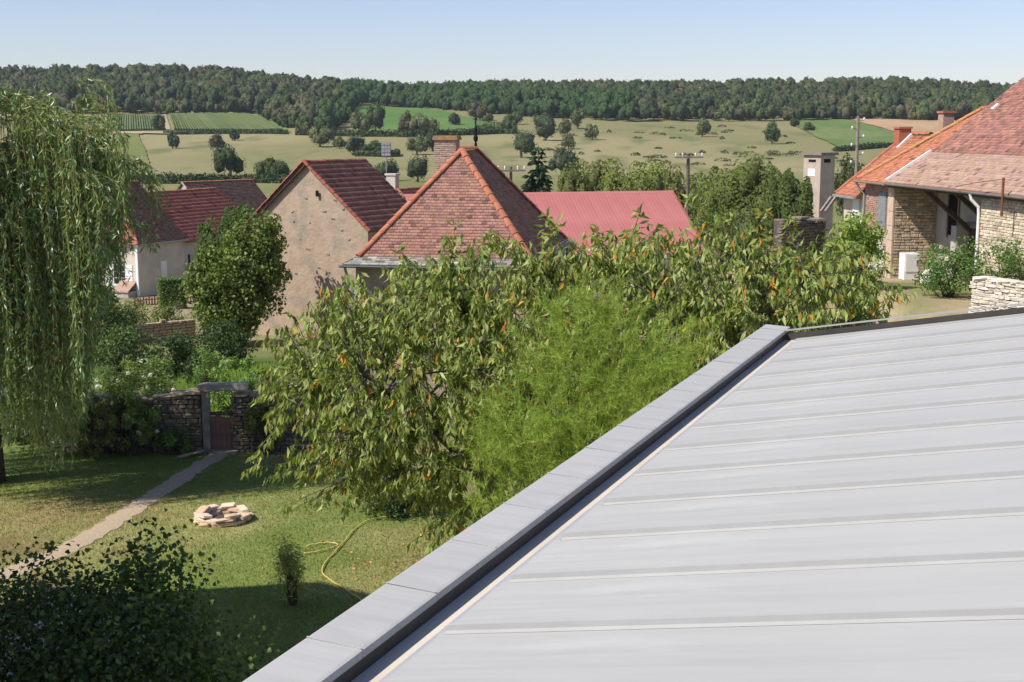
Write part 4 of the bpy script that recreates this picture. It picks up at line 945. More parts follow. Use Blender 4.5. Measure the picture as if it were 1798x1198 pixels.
# ------------------------------------------------------------------ garden: path, wall with gateway, fire ring, hose, chair
def garden():
    pts = np.array([(390, 796), (345, 822), (290, 858), (240, 890), (180, 930), (110, 968), (30, 1002), (-70, 1040)], float)
    P = onz(pts[:, 0], pts[:, 1], 0.0); s = np.linspace(0, 1, 70); k = np.linspace(0, 1, len(P))
    C = np.stack([np.interp(s, k, P[:, i]) for i in range(2)], -1); C = np.stack([np.convolve(np.pad(C[:, i], 4, 'edge'), np.ones(9) / 9, 'valid') for i in range(2)], -1)
    T = unit(np.gradient(C, axis=0)); Nn = np.stack([-T[:, 1], T[:, 0]], -1); V = []; m = 9
    for i in range(len(C)):
        wl = .27 + .07 * random.uniform(-1, 1); wr = .27 + .07 * random.uniform(-1, 1)
        for j in range(m):
            t = -wr + (wl + wr) * j / (m - 1); V.append((*(C[i] + Nn[i] * t), .012 + .01 * (1 - abs(2 * j / (m - 1) - 1))))
    idx = np.arange(len(C) * m).reshape(len(C), m); F = np.stack([idx[:-1, :-1], idx[:-1, 1:], idx[1:, 1:], idx[1:, :-1]], -1).reshape(-1, 4)
    o = np_obj('path', np.array(V), F, mat_plain('gravel_path', (.50, .39, .27), (.38, .295, .20), 14, .95, .1, .8, .03), None); o['kind'] = 'structure'; o['label'] = 'narrow sandy gravel path across the lawn'
    global PATH_C; PATH_C = C
    # rubble wall with gateway
    gp = onz(393, 794, 0.0); fr = Fr((gp[0], gp[1], 0), math.radians(1.5)); YG = gp[1]
    t = thing('garden_wall', 'old rubble garden wall with lichen, left standing beside the gateway post', 'wall', (*fr.p(-2.6, .2)[:2], 0))
    t['label'] = 'old rubble garden wall with orange lichen running under the white roses'
    zt = row_z(697, YG)
    stone_wall(t, fr, -4.6, -.56, 0, zt, .42, M_STONE_L, (.12, .34), (.07, .16), ztop=lambda a: zt - .06 * math.sin(a * 2.3) - .05 * (-a - .5) + .04, cap=M_STONE_LI, gap=.02)
    t2 = thing('garden_wall', 'broken rubble wall end on the cherry tree side of the gateway', 'wall', (*fr.p(1.5, .2)[:2], 0))
    stone_wall(t2, fr, .32, 3.8, 0, zt + .12, .42, M_STONE_L, (.1, .3), (.06, .14), ztop=lambda a: zt + .12 - .12 * max(0, a - .5) - .1 * abs(math.sin(a * 4)), cap=M_STONE_LI, gap=.02)
    t3 = thing('gateway', 'weathered timber gateway with stone lintel in the garden wall', 'gate', (*fr.p(-.1, .1)[:2], 0))
    zl = row_z(687, YG)
    MB().hexa([fr.p(a, b, z) for z in (0, zl) for a, b in ((-.52, -.06), (-.34, -.06), (-.34, .16), (-.52, .16))]).build('post', M_WOOD_GREY, t3)
    st = stone_obj('lintel', M_LINTEL, t3, fr.p(.0, .08, zl + .11), (.66, .17, .1), fr.ang, 0, -.015)
    for i in range(5):
        a = -.33 + i * .125; MB().box(fr, a, a + .118, .1, .135, .05, .95 + .04 * math.sin(i * 1.7)).build('gate_board', M_GATE, t3)
    MB().box(fr, -.33, .3, .137, .17, .7, .8).build('gate_rail', M_WOOD, t3); MB().box(fr, -.33, .3, .06, .099, .98, 1.08).build('gate_rail', M_WOOD, t3)
    MB().box(fr, -.36, .4, -.25, .1, .005, .07).build('threshold', M_STONE_G, t3)
    st = thing('plank', 'short grey plank lying at the foot of the gate post', 'plank', fr.p(-.75, -.5, .0)); MB().beam(fr.p(-1.05, -.75, .05), fr.p(-.45, -.3, .12), .14, .035).build('board', M_WOOD_GREY, st)
    # fire ring
    c = onz(391, 914, 0.0); t = thing('fire_ring', 'ring of stacked pale stones for a fire on the lawn', 'fire pit', c)
    for lay, (n, r, z, hh) in enumerate(((12, .5, .05, .05), (8, .5, .135, .04))):
        for i in range(n):
            a = 2 * math.pi * (i + .5 * lay + random.uniform(-.12, .12)) / n
            stone_obj('stone', M_FIRE, t, c + np.array([r * math.cos(a), r * math.sin(a) * .95, z + random.uniform(-.012, .012)]), (random.uniform(.09, .13), random.uniform(.12, .17) if lay < 1 else random.uniform(.17, .24), hh * random.uniform(.8, 1.15)), a + random.uniform(-.25, .25), random.uniform(-.07, .07), random.uniform(-.12, .12))
    for a in (.5, 1.5, 2.35, 2.9, 4.0, 5.4):
        stone_obj('stone', M_FIRE, t, c + np.array([.47 * math.cos(a), .45 * math.sin(a), .205]), (random.uniform(.08, .12), random.uniform(.13, .19), .035), a + random.uniform(-.5, .5), random.uniform(-.2, .2), random.uniform(-.22, .1))
    a = np.linspace(0, 2 * math.pi, 15)[:-1]; MB().add([c + np.array([.36 * math.cos(q), .36 * math.sin(q), .03]) for q in a], [tuple(range(14))]).build('ash', mat_plain('ash', (.05, .045, .04), (.09, .08, .07), 8), t)
    # yellow hose
    hp = [[(806, 884), (775, 892), (745, 893), (722, 893), (735, 900), (705, 903), (670, 909), (640, 916), (622, 930), (610, 945), (603, 953), (590, 968), (573, 985), (565, 1000), (567, 1010), (580, 1020), (598, 1030), (615, 1042), (630, 1050), (641, 1064)],
          [(536, 960), (560, 955), (580, 953), (597, 957), (585, 962), (568, 967), (545, 972), (532, 973)]]
    t = thing('garden_hose', 'thin yellow garden hose looping across the lawn', 'hose', onz(600, 957, 0.0))
    for h_ in hp:
        h_ = np.array(h_, float); q = onz(h_[:, 0], h_[:, 1], .025); s = np.linspace(0, 1, len(q) * 5); k = np.linspace(0, 1, len(q)); C = np.stack([np.interp(s, k, q[:, i]) for i in range(3)], -1)
        C = np.stack([np.convolve(np.pad(C[:, i], 2, 'edge'), np.ones(5) / 5, 'valid') for i in range(3)], -1); C[:, 2] += .02 * np.abs(np.sin(s * 31)); MB().tube(C, .014, 6).build('hose', M_HOSE, t, smooth=True)
    # white chair half hidden by the lilac
    c = onz(118, 1142, 0.0); c[2] = 0; f = Fr(c, math.radians(200)); t = thing('garden_chair', 'white slatted garden chair half hidden behind the dark bush', 'chair', c)
    MB().box(f, -.24, .24, -.22, .22, .41, .44).build('seat', M_WHITE, t)
    for i in range(5): MB().hexa([f.p(x, y, z) for (y, z) in ((-.24, .46), (-.34, .92)) for x, y in ((-.22 + i * .09, y), (-.15 + i * .09, y), (-.15 + i * .09, y + .02), (-.22 + i * .09, y + .02))]).build('back_slat', M_WHITE, t)
    MB().beam(f.p(-.25, -.335, .93), f.p(.25, -.335, .93), .04, .06).build('top_rail', M_WHITE, t)
    for x in (-.22, .22):
        for y in (-.2, .2): MB().box(f, x - .02, x + .02, y - .02, y + .02, 0, .41).build('leg', M_WHITE, t)
        MB().box(f, x - .03, x + .03, -.25, .2, .63, .66).build('armrest', M_WHITE, t)
    # pinkish gravel terrace under the bush
    q = onz(np.array([-250, 230, 330, 60, -250]), np.array([1075, 1085, 1190, 1260, 1260]), .015)
    o = MB().face([p for p in q][::-1]).build('terrace', mat_plain('pink_gravel', (.52, .42, .36), (.40, .31, .26), 16, .95, .1, .8, .03), None); o['kind'] = 'structure'; o['label'] = 'pinkish gravel terrace under the bush'
    # small boundary fence of red pickets by the farmhouse, sandy bank
    a, b = at(236, 534, 78.0), at(288, 530, 79.0); f = Fr((a[0], a[1], 0), e1=b - a); g = row_z(541, 78.0); t = thing('picket_fence', 'short red-brown picket fence beside the clipped hedge', 'fence', (a[0], a[1], g)); Lf = float(np.linalg.norm((b - a)[:2])) + 2.2
    for i in range(int(Lf / .17)): MB().box(f, i * .17, i * .17 + .09, 0, .025, g - .3, g + .55 + .04 * (i % 2)).build('picket', M_PICKET, t)
    MB().box(f, 0, Lf, .027, .06, g + .1, g + .16).build('rail', M_PICKET, t); MB().box(f, 0, Lf, .027, .06, g + .4, g + .46).build('rail', M_PICKET, t)
    a, b = at(228, 583, 58.0), at(350, 578, 60.0); f = Fr((a[0], a[1], 0), e1=b - a); g = gz(a); t = thing('low_bank_wall', 'low sunlit sandy stone edging between the hedges', 'wall', (a[0], a[1], g)); zt = row_z(566, 58.5)
    stone_wall(t, f, 0, 3.1, g - .1, zt, .4, mat_rand('sandy_stone', (.52, .39, .26), (.44, .33, .22)), (.2, .4), (.1, .16), ztop=lambda q: zt - .1 * abs(math.sin(q * 2)))
    a, b = at(385, 634, 51.0), at(432, 628, 52.0); f = Fr((a[0], a[1], 0), e1=b - a); g = gz(a); t = thing('rubble_pile', 'tumbled grey rubble half buried in the weeds', 'rubble', (a[0], a[1], g))
    for lev in range(5):
        for i in range(13 - 2 * lev): stone_obj('stone', M_STONE_G, t, f.p(.55 + (random.random() - .5) * (1.3 - .2 * lev), random.uniform(0, .6 - .08 * lev), g + .05 + lev * .1), (random.uniform(.09, .16), random.uniform(.08, .12), random.uniform(.06, .08)), random.uniform(0, 3), random.uniform(-.25, .25))
M_STONE_L = mat_rand('garden_rubble', (.36, .29, .21), (.18, .15, .11), .9, 2.0, .6, .03)
M_STONE_LI = mat_rand('lichened_stone', (.40, .32, .23), (.30, .24, .18), .9, 1.2, .5, .02, c3=(.52, .23, .05))
M_LINTEL = mat_plain('lintel_stone', (.42, .37, .32), (.30, .26, .23), 3, .9, .2, .5, .03)
M_GATE = mat_plain('pink_gate_board', (.30, .155, .12), (.20, .11, .09), 4, .85, .2, .3, .01)
M_FIRE = mat_rand('fire_stone', (.70, .56, .42), (.58, .40, .25), .9, 2.0, .4, .02)
M_HOSE = mat_plain('yellow_hose', (.62, .50, .13), (.52, .40, .09), 6, .5, .4)
M_PICKET = mat_plain('picket_red', (.36, .15, .10), (.27, .11, .075), 5)
garden()
# ------------------------------------------------------------------ foliage builders
def rand_unit(n):
    v = rng.normal(size=(n, 3)); return unit(v)
def leaf_mesh(P, D, L, W, C, fold=.3, curl=.18):
    """folded, slightly curled leaves: base, two edges, midrib, tip"""
    n = len(P); L = np.broadcast_to(L, (n,))[:, None]; W = np.broadcast_to(W, (n,))[:, None]; D = unit(D)
    S = unit(np.cross(D, rand_unit(n))); N = np.cross(S, D)
    mid = P + D * L * .45 + N * L * curl * .35; tip = P + D * L - N * L * curl
    V = np.stack([P, mid + S * W / 2 + N * W * fold, mid, mid - S * W / 2 + N * W * fold, tip], 1).reshape(-1, 3)
    b = (np.arange(n) * 5)[:, None]; F = np.concatenate([b + np.array([[0, 1, 2]]), b + np.array([[0, 2, 3]]), b + np.array([[1, 4, 2]]), b + np.array([[2, 4, 3]])], 0)
    return V, F, np.repeat(C, 5, 0)
def card_mesh(P, N, size, C, asp=.62):
    """flat leaf: four-sided, pointed, facing roughly along N"""
    n = len(P); N = unit(N); T = unit(np.cross(N, rand_unit(n))); B = np.cross(N, T); s = np.broadcast_to(size, (n,))[:, None]
    V = np.stack([P + T * s * .55, P + B * s * .5 * asp, P - T * s * .5, P - B * s * .5 * asp], 1).reshape(-1, 3)
    return V, np.arange(n * 4).reshape(n, 4), np.repeat(C, 4, 0)
def blade_mesh(P, D, L, W, C):
    """narrow flat leaf along D"""
    n = len(P); D = unit(D); S = unit(np.cross(D, rand_unit(n))) * (W[:, None] / 2); L = L[:, None]; N = np.cross(S, D)
    V = np.stack([P, P + D * L * .42 + S, P + D * L + N * 1.2, P + D * L * .42 - S], 1).reshape(-1, 3)
    return V, np.arange(n * 4).reshape(n, 4), np.repeat(C, 4, 0)
def strip_mesh(P, Q, w, C):
    """thin blade from P to Q: one triangle"""
    n = len(P); S = unit(np.cross(Q - P, rand_unit(n))) * (np.broadcast_to(w, (n,))[:, None] / 2)
    V = np.stack([P - S, P + S, Q], 1).reshape(-1, 3)
    return V, np.arange(n * 3).reshape(n, 3), np.repeat(C, 3, 0)
def leaf_cols(n, pal, wts, var=.2):
    pal = np.array(pal, float); w = np.array(wts, float); i = rng.choice(len(pal), n, p=w / w.sum())
    return 1.85 * pal[i] * (1 + (rng.random((n, 1)) - .5) * 2 * var) * (1 + (rng.random((n, 3)) - .5) * .16)
def in_ells(n, ells, shell=.3):
    """points in a union of ellipsoids, denser to the outside"""
    vol = np.array([np.prod(e[1]) for e in ells]); k = rng.choice(len(ells), n * 2, p=vol / vol.sum())
    c = np.array([e[0] for e in ells])[k]; r = np.array([e[1] for e in ells])[k]
    d = rand_unit(n * 2); P = c + d * r * (rng.random((n * 2, 1)) ** shell)
    depth = np.min([np.sum(((P - np.array(e[0])) / np.array(e[1])) ** 2, 1) for e in ells], 0)
    keep = (depth > .25) | (rng.random(n * 2) < .5)
    return P[keep][:n]
def bezier(p, q, lift, k=7):
    t = np.linspace(0, 1, k)[:, None]; m = (p + q) / 2 + lift
    return (1 - t) ** 2 * p + 2 * t * (1 - t) * m + t ** 2 * q

# ------------------------------------------------------------------ woodland on the ridge: a mass
def tree_proto(seed, ncard, nclump, broad=False):
    r = np.random.default_rng(seed); V, F, S = [], [], []; o = 0
    c = unit(r.normal(size=(nclump, 3))) * (r.random((nclump, 1)) ** .4) * np.array([.62, .62, .55]); c[:, 2] = np.abs(c[:, 2]) * 1.0 + .28
    rad = .26 + .16 * r.random(nclump)
    if broad:
        a = r.random(nclump) * 6.283; q = r.random(nclump) ** .5; c = np.stack([np.cos(a) * q * .75, np.sin(a) * q * .6, .25 + .62 * r.random(nclump) * (1 - .45 * q)], -1); rad = .17 + .12 * r.random(nclump)
    k = r.integers(0, nclump, ncard); d = unit(r.normal(size=(ncard, 3)) + np.array([0, 0, .35])); P = c[k] + d * rad[k][:, None]
    N = unit(d + .45 * r.normal(size=(ncard, 3)))
    lo, hi = P[:, :2].min(), P[:, :2].max(); zt = P[:, 2].max(); m = max(-lo, hi)
    sc_ = np.array([.88 / m, .88 / m, 1.0 / zt]); c = c * sc_; P = P * sc_; rad = rad * sc_.mean()
    return c, rad, P, N, k
ICO = None
def ico():
    t = (1 + 5 ** .5) / 2; V = unit(np.array([(-1, t, 0), (1, t, 0), (-1, -t, 0), (1, -t, 0), (0, -1, t), (0, 1, t), (0, -1, -t), (0, 1, -t), (t, 0, -1), (t, 0, 1), (-t, 0, -1), (-t, 0, 1)], float))
    F = np.array([(0, 11, 5), (0, 5, 1), (0, 1, 7), (0, 7, 10), (0, 10, 11), (1, 5, 9), (5, 11, 4), (11, 10, 2), (10, 7, 6), (7, 1, 8), (3, 9, 4), (3, 4, 2), (3, 2, 6), (3, 6, 8), (3, 8, 9), (4, 9, 5), (2, 4, 11), (6, 2, 10), (8, 6, 7), (9, 8, 1)])
    return V, F
IV, IF = ico()
FB_PX = [-900, 45, 180, 440, 470, 506, 540, 600, 618, 640, 700, 760, 835, 900, 1000, 1100, 1300, 1500, 1640, 1750, 2700]
FB_RW = [198, 199, 200, 203, 214, 231, 236, 236, 190, 182, 189, 194, 200, 206, 209, 212, 213, 213, 215, 214, 214]
def woodland():
    protos = [tree_proto(900 + i, 92, 7) for i in range(7)]
    sp = 6.6; xs = np.arange(-480, 520, sp); ys = np.arange(505, 815, sp); X, Y = np.meshgrid(xs, ys); X = X + (rng.random(X.shape) - .5) * sp * .8; Y = Y + (rng.random(X.shape) - .5) * sp * .8
    X, Y = X.ravel(), Y.ravel(); Z = H(X, Y); zc = Y * CP - (Z - CAM[2]) * SP; px = CX + FPX * X / zc; row = CY - FPX * ((Z - CAM[2]) * CP + Y * SP) / zc
    lim = np.interp(px, FB_PX, FB_RW); k = ((row < lim) & (np.abs(px - 899) < 1010)) | ((row < lim - 6) & (np.abs(px - 899) < 1010))
    X, Y, Z, px, row, lim = X[k], Y[k], Z[k], px[k], row[k], lim[k]
    n = len(X); Hh = 8.2 + 3.8 * rng.random(n) ** 1.3 + 3 * (fnoise(np.stack([X, Y], -1), 60, 61) - .5); Wd = Hh * (.38 + .16 * rng.random(n))
    edge = (lim - row) < 4; Hh[edge] *= .72
    hue = fnoise(np.stack([X, Y], -1), 70, 71); pal = 1.3 * np.array([(.046, .064, .027), (.060, .080, .031), (.078, .098, .036), (.084, .084, .045), (.054, .070, .036)])
    Vc, Fc, Cc, Vk, Fk, Ck = [], [], [], [], [], []; ok = 0
    for i in range(n):
        c, rad, P, N, kk = protos[i % 7]; a = rng.random() * 6.28; ca, sa = math.cos(a), math.sin(a); R = np.array([[ca, -sa, 0], [sa, ca, 0], [0, 0, 1]])
        s = np.array([Wd[i], Wd[i], Hh[i] * .95]); o = np.array([X[i], Y[i], Z[i] + Hh[i] * .05])
        base = pal[rng.choice(5, p=[.24, .26, .18, .2, .12])] * (.8 + .45 * rng.random()) * (.85 + .3 * hue[i])
        if rng.random() < .035: base = np.array([.15, .135, .07])
        if 560 < px[i] < 1120 and row[i] > lim[i] - 22: base = np.array([.066, .11, .038]) * (.85 + .3 * rng.random())
        Q = (P @ R.T) * s + o; M = unit((N @ R.T) / s)
        V, F, C = card_mesh(Q, M, 0.7 + .7 * rng.random(len(Q)), base * (.72 + .6 * rng.random((len(Q), 1))), .8)
        Vc.append(V); Cc.append(C)
        cv = ((c @ R.T)[:, None, :] + IV[None] * rad[:, None, None] * .97) * s + o
        cv = cv + (rng.random(cv.shape) - .5) * .7
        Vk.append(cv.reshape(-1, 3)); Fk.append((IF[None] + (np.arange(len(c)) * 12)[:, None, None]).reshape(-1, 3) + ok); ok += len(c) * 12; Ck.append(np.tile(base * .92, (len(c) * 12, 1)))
    V = np.concatenate(Vc); o1 = np_obj('woodland', V, np.arange(len(V)).reshape(-1, 4), M_LEAF_FAR, None, np.concatenate(Cc), kind='stuff')
    tag(o1, 'continuous broadleaf wood covering the ridge', 'woodland')
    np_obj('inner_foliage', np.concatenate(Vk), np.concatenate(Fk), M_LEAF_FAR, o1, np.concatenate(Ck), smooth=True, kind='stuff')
    print('woodland trees', n)
woodland()

# ------------------------------------------------------------------ single field trees and village trees
DARKG, MIDG, PALEG, BROWNG, BLUEG, LIMEG = (.075, .105, .042), (.11, .145, .052), (.175, .19, .085), (.15, .13, .075), (.10, .125, .065), (.17, .215, .05)
def field_tree(name, label, px, py, wpx, hpx, colr, Y=None, ncard=760, group=None, lean=0.0, leaf=None, trunk=.16, mat=None, cat='tree', nclump=11, dens=1.0, broad=False):
    if Y is None: b = on_land(np.array(float(px)), np.array(float(py))); b = b.reshape(3); b[2] += (float(fnoise(b[None, :2], 60, 5)[0]) - .5) * 2.2 * float(sstep(b[1], 260, 420))
    else: b = at(px, py, Y); b[2] = min(b[2], gz(b))
    Yb = b[1]; gs = 1.14 if Y is None else 1.0; w, h = px_m(wpx, Yb) * gs, px_m(hpx, Yb) * gs + (0 if Y is None else at(px, py, Y)[2] - b[2])
    t = thing(name, label, cat, b, group); sd = int(abs(px) * 7 + abs(py) * 13) % 9999
    c, rad, P, N, kk = tree_proto(sd, int(ncard * dens), nclump, broad); s = np.array([w * .60, w * .52, h * (1 - trunk * .55)]); o = b + np.array([0, 0, h * trunk * .55])
    lf = leaf if leaf else max(.22, Yb * .0011); base = np.array(colr)
    tone = (.75 + .5 * np.random.default_rng(sd).random(nclump))[kk][:, None]
    V, F, C = card_mesh(P * s + o, unit(N / s), lf * (.7 + .8 * rng.random(len(P))), base * tone * (.75 + .5 * rng.random((len(P), 1))), .75)
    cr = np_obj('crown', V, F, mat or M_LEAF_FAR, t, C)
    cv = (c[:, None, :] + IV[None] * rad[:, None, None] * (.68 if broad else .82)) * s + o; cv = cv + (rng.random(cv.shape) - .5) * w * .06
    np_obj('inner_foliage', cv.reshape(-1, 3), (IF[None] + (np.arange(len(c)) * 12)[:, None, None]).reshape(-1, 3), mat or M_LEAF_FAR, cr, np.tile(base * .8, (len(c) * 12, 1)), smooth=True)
    r = max(.06, w * .035); m = MB(); m.tube([b - UP * .3, b + UP * h * .25, b + UP * h * .55 + np.array([r, 0, 0])], [r * 1.3, r, r * .5], 6)
    for q in range(3):
        e = c[q] * s + o; m.tube(bezier(b + UP * h * .25, e, UP * h * .05, 4), [r * .6, r * .5, r * .35, r * .15], 4)
    m.build('trunk', M_BARK, t); return t
G_H = 'trees scattered over the hillside pasture'
for a in [
    ('field_tree', 'dark round tree at the end of the vineyard track', 278, 232, 24, 27, DARKG),
    ('field_tree', 'small round tree alone in the pasture below the sandy track', 303, 264, 22, 23, DARKG),
    ('field_tree', 'small brownish tree standing above the largest pasture tree', 383, 268, 28, 27, BROWNG),
    ('field_tree', 'small pale tree on the hedge line under the wide vineyard', 412, 247, 20, 18, BLUEG),
    ('field_tree', 'largest dark round tree in the lower pasture', 405, 312, 54, 51, DARKG),
    ('field_tree', 'broad dark tree touching its twin above the gabled house roof', 468, 317, 40, 36, MIDG),
    ('field_tree', 'darker twin of the broad tree above the gabled house roof', 493, 319, 38, 33, DARKG),
    ('field_tree', 'green tree at the foot of the wood lobe beside the narrow green strip', 537, 239, 34, 30, MIDG),
    ('field_tree', 'pale spreading tree in front of the wood lobe', 562, 260, 42, 32, PALEG),
    ('field_tree', 'slim dark tree next to the pale spreading tree', 585, 248, 14, 20, DARKG),
    ('field_tree', 'grey-green bush tree just before the pasture scrub row', 596, 262, 22, 18, PALEG),
    ('field_tree', 'bluish round tree beginning the pasture scrub row', 622, 274, 34, 30, BLUEG),
    ('field_tree', 'dark low tree inside the pasture scrub row', 655, 275, 34, 24, DARKG),
    ('field_tree', 'pale willowy tree at the corner of the bright green meadow', 630, 239, 40, 36, PALEG),
    ('field_tree', 'tall dark tree at the corner of the bright green meadow', 660, 241, 34, 50, DARKG),
    ('field_tree', 'brown-green round tree on the lower edge of the bright meadow', 714, 240, 28, 38, BROWNG),
    ('field_tree', 'broad pale tree on the lower edge of the bright meadow', 745, 241, 52, 36, PALEG),
    ('field_tree', 'pale tree below the bright meadow behind the antenna', 732, 273, 36, 30, PALEG),
    ('field_tree', 'dark blue-green tree beside the hipped house chimney', 760, 266, 36, 34, DARKG),
    ('field_tree', 'grey-green tree just behind the antenna mast', 680, 318, 40, 34, BLUEG),
    ('field_tree', 'grey-green round tree between the roofs and the chimney', 734, 320, 38, 42, BLUEG),
    ('field_tree', 'small lone tree inside the bright green meadow', 800, 222, 22, 19, DARKG),
    ('field_tree', 'rusty brown tree at the top corner of the bright meadow', 836, 213, 38, 30, BROWNG),
    ('field_tree', 'bushy tree where the bright meadow meets the pasture', 893, 237, 32, 30, MIDG),
    ('field_tree', 'small bush tree close under the ridge wood', 908, 219, 24, 19, MIDG),
    ('field_tree', 'low bush under the rusty brown tree', 858, 216, 18, 13, MIDG),
    ('field_tree', 'large grey-green tree above the spruce top', 958, 251, 48, 42, BLUEG),
    ('field_tree', 'pale round tree beside the large grey-green pasture tree', 992, 241, 26, 26, PALEG),
    ('field_tree', 'small pale tree under its round neighbour on the open slope', 998, 262, 22, 22, PALEG),
    ('field_tree', 'thin-crowned tree against the ridge wood edge', 1015, 225, 24, 34, PALEG),
    ('field_tree', 'lone pale tree in the middle of the open slope', 1040, 248, 24, 24, PALEG),
    ('field_tree', 'broad dark thicket tree behind the spruce', 915, 279, 54, 42, BLUEG),
    ('field_tree', 'dome-shaped dark tree beside the spruce', 990, 310, 62, 48, BLUEG),
    ('field_tree', 'pale leaning bush tree high on the open slope', 1233, 241, 28, 28, PALEG),
    ('field_tree', 'upright dark tree casting a clear shadow on the slope', 1355, 252, 24, 36, MIDG),
    ('field_tree', 'small dark bush at the corner of the green field', 1396, 222, 16, 13, DARKG),
    ('field_tree', 'low round bush inside the green field', 1419, 230, 20, 13, MIDG)]:
    field_tree(*a, group=G_H)
G_V = 'trees along the village edge'
for a in [
    ('village_tree', 'olive bushy tree next to the spruce above the red sheet roof', 1035, 352, 110, 72, (.19, .21, .07), 118, 1500),
    ('village_tree', 'yellow-green bushy tree above the middle of the red sheet roof', 1105, 352, 125, 74, (.23, .265, .07), 116, 1700),
    ('village_tree', 'pale olive tree behind the T crossarm pole', 1185, 352, 120, 70, (.23, .235, .085), 122, 1500),
    ('village_tree', 'big spreading olive-green tree between pole and tower', 1318, 385, 180, 118, (.19, .225, .062), 105, 3200),
    ('village_tree', 'dark bushy tree pressing against the transformer tower', 1388, 395, 95, 98, (.145, .185, .055), 100, 1800),
    ('village_tree', 'rounded tree directly beyond the T crossarm pole foot', 1250, 385, 85, 92, (.20, .23, .068), 108, 1500),
    ('village_tree', 'low dark bush in the field below the big olive tree', 1270, 392, 120, 36, (.16, .195, .065), 95, 1400),
    ('village_tree', 'dark leafy tree above the ivy beside the farmhouse', 402, 440, 110, 82, (.11, .16, .045), 72, 2600),
    ('village_tree', 'small tree behind the wooden pole by the orange cottage', 1490, 330, 60, 60, (.12, .14, .055), 140, 1000),
    ('village_tree', 'low grey-green bush at the meadow edge behind the ivy', 440, 372, 70, 22, BLUEG, 150, 700)]:
    field_tree(*a[:7], Y=a[7], ncard=int(a[8] * 4), group=G_V, leaf=a[7] * .0016, mat=M_LEAF_SOFT, nclump=34, broad=True)
def spruce():
    Y = 98.0; b = at(945, 345, Y); top = row_z(250, Y); b[2] = gz(b); h = top - b[2]; t = thing('spruce_tree', 'dark conical spruce standing behind the hipped roof', 'tree', b)
    P, D, L = [], [], []
    for i in range(26):
        f = (i + .5) / 26; z = b[2] + h * (.12 + .86 * f); R = (1 - f) ** .85 * 1.9 + .08; nb = max(6, int(30 * (1 - f)) + 6)
        for j in range(nb):
            a = rng.random() * 6.28; rr = R * (.75 + .4 * rng.random()); q = max(3, int(rr * 11))
            for u in (rng.random(q) ** .7): P.append((b[0] + math.cos(a) * rr * u, b[1] + math.sin(a) * rr * u, z - .28 * rr * u + .12 * u * u * rr)); D.append((math.cos(a) + rng.normal() * .4, math.sin(a) + rng.normal() * .4, -.55 + rng.normal() * .25)); L.append(.2 + .22 * rng.random())
    P, D, L = np.array(P), np.array(D), np.array(L); C = leaf_cols(len(P), [(.022, .040, .022), (.034, .055, .026), (.05, .072, .032)], [.5, .35, .15])
    V, F, C = leaf_mesh(P, D, L * 1.6, L * .7, C, .2, .1); np_obj('crown', V, F, M_LEAF_FAR, t, C)
    MB().tube([b - UP * .2, b + UP * h * .5, b + UP * h * .98], [.16, .1, .02], 6).build('trunk', M_BARK, t)
spruce()
def hedge(name, label, pts, hgt, wid, colr, Y=None, n=900, leaf=.5):
    p = np.array(pts, float); s = np.sort(rng.random(n)); k = np.linspace(0, 1, len(p)); px = np.interp(s, k, p[:, 0]); py = np.interp(s, k, p[:, 1])
    G = on_land(px, py); G[:, 2] += (fnoise(G[:, :2], 60, 5) - .5) * 2.2 * sstep(G[:, 1], 260, 420)
    hh = hgt * (.65 + .7 * fnoise(G[:, :2], 9, 83)); d = rand_unit(n); d[:, 2] = np.abs(d[:, 2])
    P = G + d * np.stack([np.full(n, wid), np.full(n, wid), hh], -1) * (.7 + .3 * rng.random((n, 1)))
    V, F, C = card_mesh(P, unit(d + .7 * rng.normal(size=(n, 3))), leaf * (.7 + .8 * rng.random(n)), np.array(colr) * (.7 + .6 * rng.random((n, 1))), .8)
    t = thing(name, label, 'hedge', G[n // 2]); np_obj('foliage', V, F, M_LEAF_FAR, t, C)
    q = np.linspace(0, 1, 14); G2 = on_land(np.interp(q, k, p[:, 0]), np.interp(q, k, p[:, 1])); G2[:, 2] += (fnoise(G2[:, :2], 60, 5) - .5) * 2.2 * sstep(G2[:, 1], 260, 420) + hgt * .3
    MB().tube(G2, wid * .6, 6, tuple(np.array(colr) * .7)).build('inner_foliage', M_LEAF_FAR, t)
hedge('field_hedge', 'long dark hedge across the lower pasture behind the farmhouse roofs', [(215, 322), (330, 323), (420, 321), (520, 322)], 2.0, 1.4, DARKG, n=2600, leaf=.5)
hedge('field_hedge', 'clipped hedge line under the wide vineyard', [(290, 236), (360, 236), (440, 236), (505, 237)], 1.6, 1.2, DARKG, n=1300, leaf=.8)
hedge('field_hedge', 'dark hedge along the foot of the bright green meadow', [(520, 239), (640, 242), (720, 243), (790, 240), (885, 237)], 2.6, 1.8, DARKG, n=1800, leaf=.9)
hedge('field_hedge', 'hedge along the lower edge of the far green field', [(1466, 263), (1500, 261), (1545, 258), (1600, 252)], 1.8, 1.4, DARKG, n=900, leaf=.7)
hedge('field_hedge', 'scrubby hedge joining the small pasture trees below the meadow', [(625, 276), (680, 277), (700, 276)], 2.2, 1.6, DARKG, n=500, leaf=.6)
hedge('field_hedge', 'dark scrub edge below the antenna trees', [(840, 236), (875, 236), (905, 238)], 4.0, 2.4, MIDG, n=700, leaf=.8)
